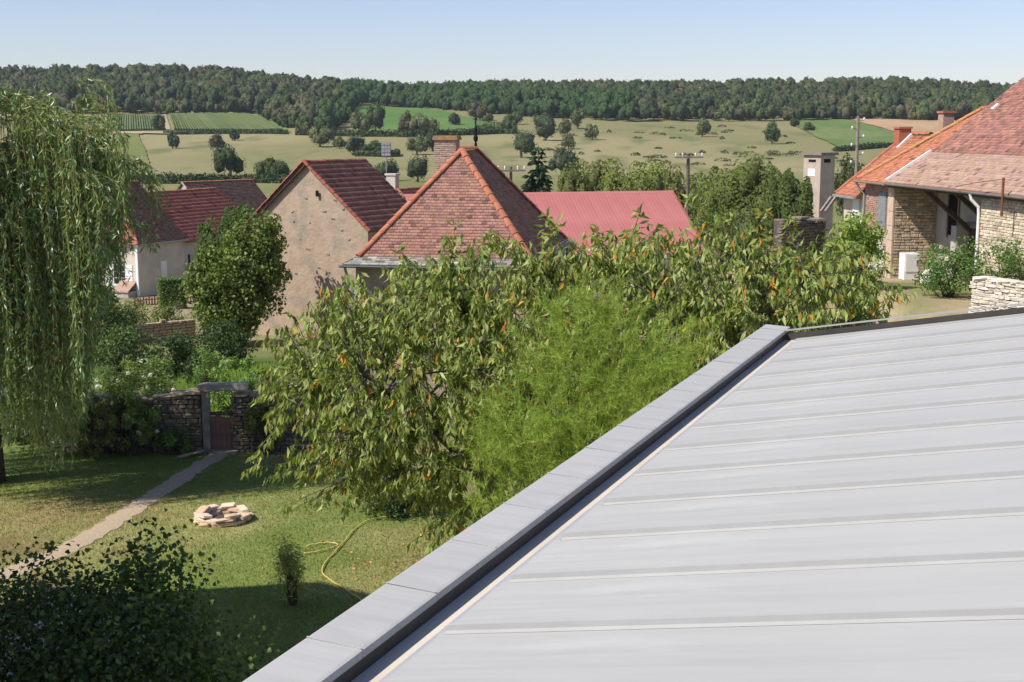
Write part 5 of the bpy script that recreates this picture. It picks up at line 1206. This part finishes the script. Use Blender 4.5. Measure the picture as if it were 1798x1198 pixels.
def scrub():
    n = 75; px = rng.uniform(930, 1480, n); py = rng.uniform(222, 300, n); k = rng.random(n) < np.interp(py, [220, 240, 270, 300], [.9, .9, .7, .5]); px, py = px[k], py[k]; n = len(px)
    G = on_land(px, py); G[:, 2] += (fnoise(G[:, :2], 60, 5) - .5) * 2.2 * sstep(G[:, 1], 260, 420); V_, C_ = [], []
    for i in range(n):
        m = 40; d = rand_unit(m); d[:, 2] = np.abs(d[:, 2]); s = np.array([rng.uniform(.8, 3.2), rng.uniform(.6, 1.6), rng.uniform(.3, .9)]); V, F, C = card_mesh(G[i] + d * s, d + .6 * rng.normal(size=(m, 3)), .7, np.array([(.13, .14, .06), (.17, .165, .075), (.10, .115, .05)][i % 3]) * (.8 + .4 * rng.random((m, 1))), .8); V_.append(V); C_.append(C)
    V = np.concatenate(V_); o = np_obj('pasture_scrub', V, np.arange(len(V)).reshape(-1, 4), M_LEAF_FAR, None, np.concatenate(C_), kind='stuff'); tag(o, 'low scrub tufts dotted over the dry open slope', 'scrub')
scrub()

# ------------------------------------------------------------------ shrubs and climbers of the near village and garden
def shrub(name, label, base, rad, n, leaf, pal, wts=None, cat='shrub', group=None, flowers=None, asp=.55, clump=None, up=.45, mat=None, stems=True, ells=None, shell=.33, droop=0.0):
    """base on the ground; rad = half extents (x, y, height); foliage in clumps"""
    base = np.array(base, float); t = thing(name, label, cat, base, group); rad = np.array(rad, float)
    E_ = ells or [(base + np.array([0, 0, rad[2] * .52]), rad * np.array([1, 1, .52]))]
    K = clump or max(10, int(n / 90)); Cc = in_ells(K, E_, shell); K = len(Cc); cr = np.min(rad) * (.16 + .16 * rng.random(K)) + leaf * .5
    k = rng.integers(0, K, n); d = rand_unit(n); P = Cc[k] + d * cr[k][:, None] * (.55 + .6 * rng.random((n, 1)))
    cen = np.mean([e[0] for e in E_], 0); out = unit(Cc[k] - cen)
    N = unit(d * .7 + out * .5 + np.array([0, 0, up]) + .55 * rng.normal(size=(n, 3)))
    C = leaf_cols(n, pal, wts or [1] * len(pal)) * (.75 + .5 * rng.random(K))[k][:, None]
    D = unit(np.cross(N, rand_unit(n)) - np.array([0, 0, droop]))
    V, F, C = leaf_mesh(P, D, leaf * (.7 + .6 * rng.random(n)), leaf * asp * (.8 + .4 * rng.random(n)), C, .22, .15)
    np_obj('foliage', V, F, mat or M_LEAF, t, C)
    if stems:
        m = MB()
        for i in range(min(K, 26)):
            q = base + np.array([rng.normal() * rad[0] * .1, rng.normal() * rad[1] * .1, -.05]); m.tube(bezier(q, Cc[i], UP * .1 * rad[2], 4), [leaf * .25 + .008, leaf * .2 + .006, .007, .004], 4)
        m.build('stems', M_BARK, t)
    if flowers:
        nf, fc, fs = flowers; o = rng.integers(0, K, nf); d = unit(rand_unit(nf) + np.array([-.3, -.8, .6])); P = Cc[o] + d * (cr[o][:, None] * 1.25); V_, C_ = [], []
        for i in range(5):
            a = 6.283 * i / 5; off = np.array([math.cos(a), 0, math.sin(a)]) * fs * .35; V, F, C = card_mesh(P + off, d + .3 * rng.normal(size=(nf, 3)), fs * .8, np.tile(fc, (nf, 1)) * (.85 + .2 * rng.random((nf, 1))), .85); V_.append(V); C_.append(C)
        V = np.concatenate(V_); np_obj('blossoms', V, np.arange(len(V)).reshape(-1, 4), M_LEAF_SOFT, t, np.concatenate(C_))
    return t
def sp(name, label, px, top, bot, wpx, Y, n, leaf, pal, depth=1.0, **kw):
    """shrub given by its place in the view and its distance: stands on the ground there"""
    b = at(px, bot, Y); g = gz(b); zt = row_z(top, Y); w = px_m(wpx, Y) / 2
    return shrub(name, label, (b[0], b[1], g), (w, w * depth, max(.3, zt - g)), n, leaf, pal, **kw)
IVY = [(.085, .11, .024), (.115, .14, .032), (.06, .082, .018)]
GRN = [(.09, .145, .032), (.125, .185, .045), (.065, .105, .026)]
OLV = [(.11, .13, .04), (.15, .165, .058), (.08, .095, .03)]
LIM = [(.14, .19, .035), (.18, .22, .05), (.09, .13, .03)]
DRK = [(.035, .058, .017), (.052, .080, .022), (.028, .045, .014)]
iv = at(418, 600, 57.0)
shrub('ivy', 'dense ivy mass smothering the corner of the gabled house', (iv[0], iv[1], gz(iv)), (1.9, 1.3, 5), 19000, .16, IVY, cat='ivy', asp=.85, clump=330, up=.1,
      ells=[(at(418, 500, 57.0), (1.9, 1.2, 1.75)), (at(448, 425, 57.5), (1.15, .9, 1.0)), (at(395, 560, 56.6), (1.4, 1.0, .9)), (at(470, 460, 57.6), (.7, .6, 1.3)), (at(482, 420, 58.2), (.5, .5, .8)), (at(360, 500, 57.0), (.7, .8, 1.0))])
def box_hedge():
    b = at(303, 535, 76.0); g = gz(b); f = Fr((b[0], b[1], 0), math.radians(20)); hh = row_z(491, 76.0) - g; n = 5200
    t = thing('clipped_hedge', 'neatly clipped square hedge by the farmhouse', 'hedge', (b[0], b[1], g)); q = rng.uniform(-1, 1, (n, 3)); ax = rng.choice([0, 1, 2, 2], n); sg = np.where(rng.random(n) < .5, -1, 1); sg[ax == 2] = 1
    q[np.arange(n), ax] = sg; nn = np.zeros((n, 3)); nn[np.arange(n), ax] = sg; q = q * (1 + .06 * rng.normal(size=(n, 1)))
    P = f.o + q[:, :1] * f.e1 * .72 + q[:, 1:2] * f.e2 * .6 + UP * (g + (q[:, 2:] * .5 + .5) * hh); N = nn[:, :1] * f.e1 + nn[:, 1:2] * f.e2 + nn[:, 2:] * UP + .5 * rng.normal(size=(n, 3))
    V, F, C = card_mesh(P, N, .11, leaf_cols(n, [(.065, .105, .024), (.09, .135, .032)], [1, 1]), .7); np_obj('foliage', V, F, M_LEAF, t, C)
    MB().box(f, -.66, .66, -.54, .54, g, g + hh * .94, (.05, .08, .02)).build('inner_foliage', M_LEAF_FAR, t)
box_hedge()
sp('twiggy_shrub', 'grey twiggy shrub beside the clipped hedge', 322, 533, 572, 66, 66, 900, .12, [(.13, .125, .075), (.10, .10, .06)], asp=.35)
sp('hedge_shrub', 'olive hedge shrub beneath the farmhouse window', 225, 532, 590, 90, 64, 2400, .14, OLV)
sp('hedge_shrub', 'olive hedge shrub beneath the picket fence', 285, 545, 590, 80, 61, 1900, .14, OLV)
sp('dark_shrub', 'dark tall shrub behind the willow curtain by the farmhouse', 175, 505, 620, 110, 58, 3000, .15, DRK)
sp('dark_shrub', 'dark rounded shrub in the middle of the wild hedge', 215, 575, 690, 110, 48, 3600, .13, [(.05, .08, .02), (.075, .105, .03), (.04, .062, .018)])
sp('dark_shrub', 'deep green laurel clump under the sandy edging', 300, 590, 672, 90, 47, 3200, .13, DRK)
sp('dark_shrub', 'deep green laurel clump at the foot of the ivy', 385, 575, 650, 130, 50, 4000, .13, DRK)
sp('dark_shrub', 'small dark bush beside the tumbled rubble', 345, 620, 668, 50, 45, 1500, .12, DRK)
sp('weedy_shrub', 'feathery bright green bush above the gateway', 368, 612, 662, 60, 43.5, 1700, .12, GRN, asp=.3)
sp('lime_shrub', 'yellow-green leafy bush beside the cherry branches past the wall', 512, 634, 705, 80, 39, 2400, .11, LIM)
sp('weedy_shrub', 'dusty green shrub behind the broken wall end', 470, 655, 730, 60, 38, 1600, .1, OLV, asp=.35)
sp('rose_bush', 'wide rambling rose bush with white flowers on the garden wall', 240, 648, 785, 190, 37.2, 6500, .085, [(.085, .115, .03), (.115, .145, .045), (.06, .085, .022)], depth=.5, flowers=(34, (.85, .82, .78), .1))
sp('rose_bush', 'low leafy rose growing against the wall beneath the willow', 165, 690, 800, 90, 36.6, 3000, .08, OLV, depth=.6, flowers=(8, (.85, .8, .76), .08))
sp('ground_shrub', 'shadowy undergrowth shrub at the wall foot under the willow', 60, 720, 835, 150, 36.0, 3600, .1, [(.06, .09, .024), (.09, .12, .034), (.12, .11, .05)], depth=.6)
sp('ground_shrub', 'scrubby plant in the shade below the garden wall', 215, 735, 800, 90, 35.2, 1500, .09, [(.06, .08, .03), (.10, .09, .045)], depth=.5)
sp('ground_shrub', 'leafy plant at the wall foot beside the gate post', 318, 752, 800, 50, 34.7, 700, .09, GRN, depth=.5)
sp('leafy_climber', 'bright green climber tumbling over the wall beside the gate post', 318, 672, 730, 70, 35.6, 2200, .09, GRN, depth=.5, flowers=(10, (.85, .82, .78), .09))
sp('leafy_climber', 'pale green rambling shrub rising behind the gate lintel', 420, 625, 700, 110, 38.6, 3200, .09, [(.11, .17, .04), (.15, .21, .055), (.085, .13, .03)], depth=.5, flowers=(5, (.8, .75, .78), .08))
sp('leafy_climber', 'sunlit bramble mound behind the white roses', 255, 630, 700, 130, 39.5, 3400, .1, [(.10, .14, .036), (.14, .175, .05), (.075, .105, .028)], depth=.6)
sp('ground_shrub', 'dark bramble leaning over the garden wall beside the willow strands', 190, 690, 795, 80, 34.5, 3200, .09, [(.10, .13, .04), (.14, .15, .055)], depth=.5)
sp('leafy_climber', 'light green bramble thicket swallowing the wall below the white roses', 225, 672, 795, 110, 34.2, 5200, .09, [(.13, .165, .045), (.17, .20, .06), (.095, .125, .034)], depth=.45, flowers=(14, (.85, .82, .78), .09))
sp('leafy_climber', 'brown-tinged thicket against the wall under the hanging willow tips', 165, 695, 800, 80, 33.9, 3400, .09, [(.12, .145, .045), (.17, .155, .07), (.09, .115, .034)], depth=.45)
sp('leafy_climber', 'ragged green growth hiding the wall end under the cherry branches', 468, 690, 790, 70, 34.4, 3000, .09, [(.12, .155, .04), (.16, .19, .055), (.085, .115, .03)], depth=.45)
sp('ground_shrub', 'low green weeds sprouting along the foot of the garden wall', 300, 755, 795, 90, 34.3, 1500, .09, GRN, depth=.3)
sp('ground_shrub', 'brown-green bramble hiding the middle of the garden wall', 262, 705, 792, 70, 34.6, 2200, .09, [(.10, .125, .04), (.16, .14, .06)], depth=.4)
yb = onz(514, 1062, 0.0)
shrub('young_conifer', 'slender upright feathery bush alone on the lawn by the hose', yb, (.3, .3, 1.25), 1500, .1, [(.17, .19, .055), (.21, .225, .07), (.13, .15, .042)], asp=.2, up=.9, clump=70, shell=.5,
      ells=[(yb + np.array([0, 0, .45]), (.32, .3, .42)), (yb + np.array([-.05, 0, .85]), (.2, .2, .35)), (yb + np.array([.1, 0, .95]), (.1, .1, .3)), (yb + np.array([-.12, 0, 1.05]), (.07, .07, .25))])
sp('ground_shrub', 'dark low bush in the shade under the cherry tree', 690, 815, 900, 150, 29.0, 3600, .1, DRK)
sp('ground_shrub', 'leafy shoots beside the parapet under the cherry twigs', 800, 880, 965, 60, 22.0, 900, .09, LIM)
# by the barn
sp('leafy_bush', 'rose bush with pale flowers before the open barn bay', 1665, 428, 512, 110, 43.0, 3600, .1, [(.075, .13, .03), (.10, .155, .04), (.05, .09, .02)], flowers=(10, (.8, .62, .55), .12))
sp('leafy_bush', 'spreading rose bush in front of the barn downpipe', 1755, 425, 505, 120, 42.0, 3600, .1, [(.075, .13, .03), (.10, .155, .04), (.05, .09, .02)], flowers=(12, (.8, .65, .58), .12))
sp('leafy_bush', 'sunny yellow-green bush against the brick annex', 1503, 378, 478, 92, 46.0, 5500, .13, [(.14, .20, .032), (.185, .245, .045), (.10, .145, .028)])
# big dark lilac under our window
b = onz(150, 1200, 0.0)
LIL = [(.045, .075, .022), (.065, .10, .03), (.032, .055, .018), (.11, .14, .04)]
shrub('lilac_bush', 'large dark lilac bush in the shaded lower corner of the garden', (-6.2, 16.6, 0), (2.6, 1.8, 3.2), 17000, .088, LIL, [.35, .3, .3, .05], asp=.8, clump=260, up=.3, shell=.5,
      ells=[((-6.6, 16.6, 1.9), (1.5, 1.4, 1.05)), ((-5.0, 16.8, 1.75), (1.3, 1.3, 1.0)), ((-4.7, 17.2, 2.4), (.55, .4, .7)), ((-4.0, 16.8, 1.6), (.6, .8, .6)), ((-6.0, 16.4, .9), (2.4, 1.6, .8)), ((-4.35, 17.3, 3.0), (.22, .2, .28)), ((-6.0, 16.9, 2.9), (.3, .3, .35))])

# ------------------------------------------------------------------ cherry tree
def cherry():
    base = np.array([1.2, 16.6, 0.0]); t = thing('cherry_tree', 'broad cherry tree with drooping leaves, many turned orange, behind the parapet', 'tree', base)
    ells = [((-.75, 16.2, 5.45), (2.35, 1.9, 1.55)), ((1.3, 15.8, 5.9), (2.4, 2.2, 1.45)), ((3.0, 14.9, 6.15), (1.35, 1.7, 1.05)), ((-1.6, 16.4, 4.6), (1.25, 1.1, .9)), ((-.3, 15.9, 4.5), (1.3, 1.2, .8)), ((1.6, 15.6, 4.6), (2.0, 1.6, 1.2)), (at(1290, 490, 14.7), (1.15, 1.3, .72)), (at(1440, 500, 14.3), (.85, 1.1, .55)), (at(1130, 470, 15.2), (1.0, 1.2, .5)), (at(700, 525, 16.0), (1.15, 1.0, .55)), (at(860, 470, 15.8), (.9, 1.0, .5))]
    nb, nt = 112, 3700
    B = in_ells(nb, [(np.array(c), np.array(r) * .72) for c, r in ells], .4); fork = base + np.array([-.1, -.1, 2.3])
    m = MB(); m.tube([base - UP * .2, base + np.array([.05, 0, 1.2]), fork], [.2, .15, .13], 9)
    pts, prad = [], []
    mains = [np.array(q) for q in ((-1.6, 16.3, 5.3), (-.2, 15.6, 6.0), (.9, 16.6, 6.4), (1.8, 15.2, 6.1), (3.0, 15.0, 6.2), (-1.9, 16.6, 4.4), (.2, 15.3, 4.7), (2.4, 15.8, 5.2))]
    for q in mains:
        P = bezier(fork, q, np.array([rng.normal() * .25, rng.normal() * .2, .15]), 10); r = np.linspace(.085, .022, 10); m.tube(P, r, 7); pts.append(P); prad.append(r)
    pp = np.concatenate(pts)
    for q in B:
        d = np.linalg.norm(pp - q, axis=1) + .6 * np.maximum(0, pp[:, 2] - q[2]); j = int(np.argmin(d)); P = bezier(pp[j], q, np.array([rng.normal() * .12, rng.normal() * .12, .08]), 6); m.tube(P, np.linspace(.024, .009, 6), 5); pts.append(P)
    allp = np.concatenate(pts[len(mains):] + [p[4:] for p in pts[:len(mains)]])
    T = in_ells(nt, [(np.array(c), np.array(r)) for c, r in ells], .3)
    # stray shoots above the crown and hanging twigs at its lower edge
    sh = [at(800, 398, 16.0), at(962, 376, 15.6), at(1124, 372, 15.3), at(1210, 350, 15.4), at(1275, 368, 15.0), at(1345, 372, 14.8), at(1468, 398, 14.4), at(870, 412, 15.8), at(1045, 398, 15.6), at(700, 440, 16.2), at(1170, 405, 15.3), at(1390, 385, 14.7)]
    hang = [at(430, 825, 16.4), at(470, 838, 16.5), at(520, 850, 16.4), at(560, 880, 16.2), at(600, 905, 16.0), at(505, 900, 16.3), at(650, 880, 15.9), at(745, 925, 15.2), at(755, 960, 15.2), at(790, 915, 15.0), at(545, 800, 16.3), at(1580, 500, 14.2), at(1600, 520, 14.1), at(1560, 470, 14.3), at(470, 590, 16.6), at(455, 640, 16.5), at(1540, 530, 13.8), at(495, 700, 16.5), at(450, 700, 16.5), at(470, 750, 16.4)]
    twg = MB(); LP, LD = [], []
    def twig(q, nl, straight=False):
        j = int(np.argmin(np.linalg.norm(allp - q, axis=1))); p = allp[j]; P = bezier(p, q, np.array([rng.normal() * .06, rng.normal() * .06, .06]), 5); twg.tube(P, np.linspace(.008, .003, 5), 3, cap=False)
        L = np.linalg.norm(q - p); d0 = unit(q - p)
        for k in range(nl):
            u = 1 - (rng.random() ** 1.6) * min(.85, .55 / max(L, .1)); i = min(int(u * 4), 3); s = P[i] + (P[i + 1] - P[i]) * (u * 4 - i)
            if straight: dd = unit(d0 * .4 + rng.normal(size=3) * .75 + np.array([0, 0, -.35]))
            else: dd = unit(d0 * .25 + rng.normal(size=3) * .34 + np.array([0, 0, -.95]))
            LP.append(s + rng.normal(size=3) * .018); LD.append(dd)
    for q in T: twig(q, int(rng.integers(11, 19)))
    for q in sh: twig(q, 26, True); [twig(q + rng.normal(size=3) * .1 - UP * .18 * k, 20, True) for k in (1, 2)]
    for q in hang: twig(q, 24); twig(q + rng.normal(size=3) * .12 + UP * .15, 18)
    LP, LD = np.array(LP), np.array(LD); n = len(LP)
    hi = np.clip((LP[:, 2] - 4.2) / 3, 0, 1)
    C = leaf_cols(n, [(.15, .18, .042), (.19, .215, .06), (.105, .132, .031), (.23, .24, .09)], [.38, .3, .2, .12])
    old = rng.random(n) < .025 + .07 * hi * vnoise(LP, .9, 91); C[old] = leaf_cols(int(old.sum()), [(.35, .15, .018), (.31, .21, .033), (.27, .095, .016)], [.55, .3, .15])
    V, F, C = leaf_mesh(LP, LD, .105 + .05 * rng.random(n), .033 + .015 * rng.random(n), C, .16, .16)
    np_obj('crown', V, F, M_LEAF, t, C); tr = m.build('trunk', M_BARK_GREY, t, smooth=True); twg.build('twigs', M_BARK_GREY, tr)
    print('cherry leaves', n)
cherry()

# ------------------------------------------------------------------ tamarisk beside the parapet
def tamarisk():
    base = np.array([.75, 11.6, 0.0]); t = thing('tamarisk', 'feathery bright green tamarisk rising beside the zinc parapet', 'tree', base)
    ells = [(at(1045, 640, 11.3), (.62, .6, .62)), (at(960, 760, 11.3), (.62, .6, .62)), (at(1190, 640, 11.2), (.42, .5, .38)), (at(1040, 800, 10.8), (.75, .6, .55)), (at(900, 850, 11.2), (.45, .5, .5)), (at(1065, 540, 11.6), (.3, .3, .32)), (at(880, 780, 11.6), (.3, .4, .3)), (at(1150, 720, 10.9), (.5, .5, .4)), ((.6, 11.2, 4.2), (1.0, .9, 1.0))]
    m = MB(); tops = in_ells(85, ells, .45); fork = base + UP * 2.4; m.tube([base - UP * .2, base + UP * 1.2, fork], [.12, .09, .07], 7)
    AX = []
    for q in tops: P = bezier(fork, q, np.array([0, 0, .4]), 8); m.tube(P, np.linspace(.016, .003, 8), 4, cap=False); AX.append(P[3:])
    AX = np.concatenate(AX); npl = 1250; Pq = in_ells(npl, ells, .5); Pn, Qn = [], []
    for q in Pq:
        j = int(np.argmin(np.linalg.norm(AX - q, axis=1))); d0 = unit(q - AX[j] + np.array([0, 0, .15])) ; L = .28 + .3 * rng.random(); n = 95
        u = rng.random(n); bend = np.array([rng.normal() * .12, rng.normal() * .12, -.10]); ax = q + d0 * (u[:, None] - .3) * L + bend * (u[:, None] ** 2) * L
        d = unit(d0 * .75 + rng.normal(size=(n, 3)) * .62); Pn.append(ax); Qn.append(ax + d * (.045 + .06 * rng.random((n, 1))))
        ax2 = q + d0 * np.array([[-.3], [.7]]) * L; Pn.append(ax2[:1]); Qn.append(ax2[1:] + bend * L * .5)
    Pn, Qn = np.concatenate(Pn), np.concatenate(Qn); n = len(Pn)
    C = leaf_cols(n, [(.16, .21, .038), (.205, .255, .054), (.118, .162, .03), (.235, .235, .065)], [.4, .3, .25, .05]); br = rng.random(n) < .006; C[br] = (.40, .20, .06)
    V, F, C = strip_mesh(Pn, Qn, .0048, C); np_obj('foliage', V, F, M_LEAF_SOFT, t, C); m.build('trunk', M_BARK, t); print('tamarisk needles', n)
tamarisk()

# ------------------------------------------------------------------ weeping willow
def willow():
    base = np.array([-12.74, 31.60, 0.0]); t = thing('weeping_willow', 'tall weeping willow with long hanging green strands', 'tree', base)
    m = MB(); fork = base + np.array([.1, -.1, 2.6]); m.tube([base - UP * .2, base + np.array([0, 0, 1.6]), fork], [.42, .36, .32], 9)
    limbs = []
    for q in ((-10.72, 30.64, 8.60), (-11.49, 29.88, 8.98), (-12.83, 31.03, 9.84), (-10.44, 31.60, 7.64), (-11.30, 32.37, 8.40), (-14.56, 30.83, 8.79), (-14.08, 32.75, 8.98), (-11.97, 29.68, 7.26), (-15.42, 31.60, 8.21), (-12.35, 30.45, 9.55), (-11.01, 31.03, 8.98), (-12.45, 30.16, 10.22), (-9.86, 30.36, 8.60), (-9.48, 30.93, 7.73), (-10.15, 29.88, 8.98)):
        P = bezier(fork, np.array(q), np.array([0, 0, .6]), 9); m.tube(P, np.linspace(.16, .02, 9), 7); limbs.append(P[4:])
    LB = np.concatenate(limbs); st = MB(); P_, D_ = [], []; n_c = 185; n_s = n_c * 9
    CA = LB[rng.integers(0, len(LB), n_c)] + rng.normal(size=(n_c, 3)) * .4; CO = unit(np.stack([CA[:, 0] - base[0], CA[:, 1] - base[1], np.zeros(n_c)], -1) + rng.normal(size=(n_c, 3)) * np.array([.5, .5, 0])); CR = rng.uniform(.3, 1.9, n_c); CL = rng.random(n_c)
    for i in range(n_s):
        j_ = i % n_c; a = CA[j_] + rng.normal(size=3) * .09
        out = unit(CO[j_] + rng.normal(size=3) * np.array([.13, .13, 0])); reach = CR[j_] * rng.uniform(.75, 1.2)
        e = a + out * reach; x_px = CX + FPX * e[0] / e[1]
        if x_px < -260 and rng.random() < .6: continue
        if x_px > 212 and (x_px > 275 or j_ % 7): continue
        lo = row_z(np.interp(x_px, [-100, 30, 66, 85, 120, 140, 165, 200, 225, 280], [790, 850, 905, 850, 800, 690, 560, 490, 400, 430]), e[1]) + abs(rng.normal()) * .7 + CL[j_] * 1.2
        if CL[j_] < .45: lo = max(lo, e[2] - rng.uniform(.7, 1.6) - 3.2 * (CL[j_] / .45))
        end = np.array([e[0] + out[0] * .15, e[1] + out[1] * .15, min(max(lo, .35), e[2] - .6)])
        k = 16; up1 = bezier(a, e, UP * rng.uniform(.1, .6), 6); down = e + (end - e) * np.linspace(0, 1, k)[1:, None]; sw = np.cumsum(rng.normal(size=(k - 1, 3)) * np.array([.026, .026, 0]), 0)
        P = np.concatenate([up1, down + sw + out * .12 * np.sin(np.linspace(0, 3, k - 1))[:, None]]); st.tube(P, np.linspace(.009, .003, len(P)), 3, cap=False, c=(.26, .22, .06))
        seg = np.linalg.norm(np.diff(P, axis=0), axis=1); cum = np.concatenate([[0], np.cumsum(seg)]); nl = int(cum[-1] * 15); s = rng.uniform(.04 * cum[-1], cum[-1], nl)
        q = np.stack([np.interp(s, cum, P[:, c]) for c in range(3)], -1); j = np.clip(np.searchsorted(cum, s) - 1, 0, len(seg) - 1); tan = unit(np.diff(P, axis=0))[j]
        P_.append(q + rng.normal(size=(nl, 3)) * .012); D_.append(unit(tan * .7 + rng.normal(size=(nl, 3)) * .5 + np.array([0, 0, -.3])))
    P_, D_ = np.concatenate(P_), np.concatenate(D_); n = len(P_); C = leaf_cols(n, [(.105, .16, .05), (.145, .19, .075), (.08, .13, .036), (.23, .27, .16)], [.38, .27, .2, .15])
    L = .14 + .07 * rng.random(n); V, F, C = blade_mesh(P_, D_, L, .028 + .012 * rng.random(n), C)
    np_obj('crown', V, F, M_LEAF_GLOSS, t, C); tr = m.build('trunk', M_BARK, t, smooth=True); st.build('strands', mat_attr('willow_twig', .8), tr); print('willow leaves', n)
willow()

# ------------------------------------------------------------------ grass
def grass():
    n = 170000; X = rng.uniform(-13, 3.5, n); Y = 19.5 + (rng.random(n)) * 16.8; P2 = np.stack([X, Y], -1)
    d = np.full(n, 9.0)
    for c in PATH_C: d = np.minimum(d, np.hypot(X - c[0], Y - c[1]))
    fp = onz(391, 914, 0.0); k = (d > .27 + .1 * rng.random(n)) & (np.hypot(X - fp[0], Y - fp[1]) > .4) & ~((Y < 23.2) & (X < -6.2)); X, Y, P2 = X[k], Y[k], P2[k]; n = len(X)
    n1, n2 = fnoise(P2, 3.2, 11), fnoise(P2, .5, 117); tall = .022 + .035 * rng.random(n) + .03 * (n2 > .6) * rng.random(n) + .03 * (d[k] < .5) * rng.random(n)
    P = np.stack([X, Y, np.zeros(n)], -1); Q = P + np.stack([rng.normal(size=n) * .022, rng.normal(size=n) * .022, tall], -1)
    t = np.clip((n1 - .42) * 3.2 + (n2 - .5) * 1.6 + rng.normal(size=n) * .25, 0, 1)[:, None]
    C = (np.array([.185, .235, .056]) * (1 - t) + np.array([.36, .325, .14]) * t) * (.75 + .5 * rng.random((n, 1)))
    V, F, C = strip_mesh(P, Q, .014, C); o = np_obj('grass', V, F, M_LEAF_SOFT, None, C, kind='stuff'); tag(o, 'short patchy half dry lawn grass', 'grass')
    n = 26000; X = rng.uniform(-11.5, .5, n); Y = rng.uniform(36.4, 50, n); P = np.stack([X, Y, H(X, Y)], -1); hgt = .12 + .3 * rng.random(n) * (.5 + fnoise(P[:, :2], 1.6, 121))
    Q = P + np.stack([rng.normal(size=n) * .06, rng.normal(size=n) * .06, hgt], -1); C = leaf_cols(n, [(.12, .19, .036), (.16, .225, .05), (.20, .21, .075)], [.5, .35, .15]); V, F, C = strip_mesh(P, Q, .03, C)
    o = np_obj('weeds', V, F, M_LEAF_SOFT, None, C, kind='stuff'); tag(o, 'tall bright green weeds beyond the garden wall', 'weeds')
    n = 700; X = rng.normal(-1.2, 1.5, n); Y = rng.normal(24.6, 1.6, n); P = np.stack([X, Y, np.full(n, .03)], -1); V, F, C = leaf_mesh(P, rand_unit(n) * [1, 1, .3], .08, .04, leaf_cols(n, [(.33, .15, .06), (.40, .24, .08), (.22, .12, .06)], [1, 1, 1]), .3, .2)
    o = np_obj('fallen_leaves', V, F, M_LEAF, None, C, kind='stuff'); tag(o, 'brown fallen cherry leaves on the lawn', 'leaves')
grass()

# ------------------------------------------------------------------ the air: a thin even summer haze
def haze():
    m = bpy.data.materials.new('summer_air'); m.use_nodes = True; nt = m.node_tree; nt.nodes.remove(nt.nodes['Principled BSDF'])
    v = nt.nodes.new('ShaderNodeVolumePrincipled'); v.inputs['Color'].default_value = (.80, .88, 1.0, 1); v.inputs['Density'].default_value = HAZE; v.inputs['Anisotropy'].default_value = .2
    nt.links.new(v.outputs[0], nt.nodes['Material Output'].inputs['Volume'])
    f = Fr((0, 0, 0), 0); o = MB().box(f, -1300, 1300, -75, 1520, -8, 85).build('haze', m, None); o['kind'] = 'stuff'; tag(o, 'thin blue summer haze over the valley', 'haze')
HAZE = .00011
haze()
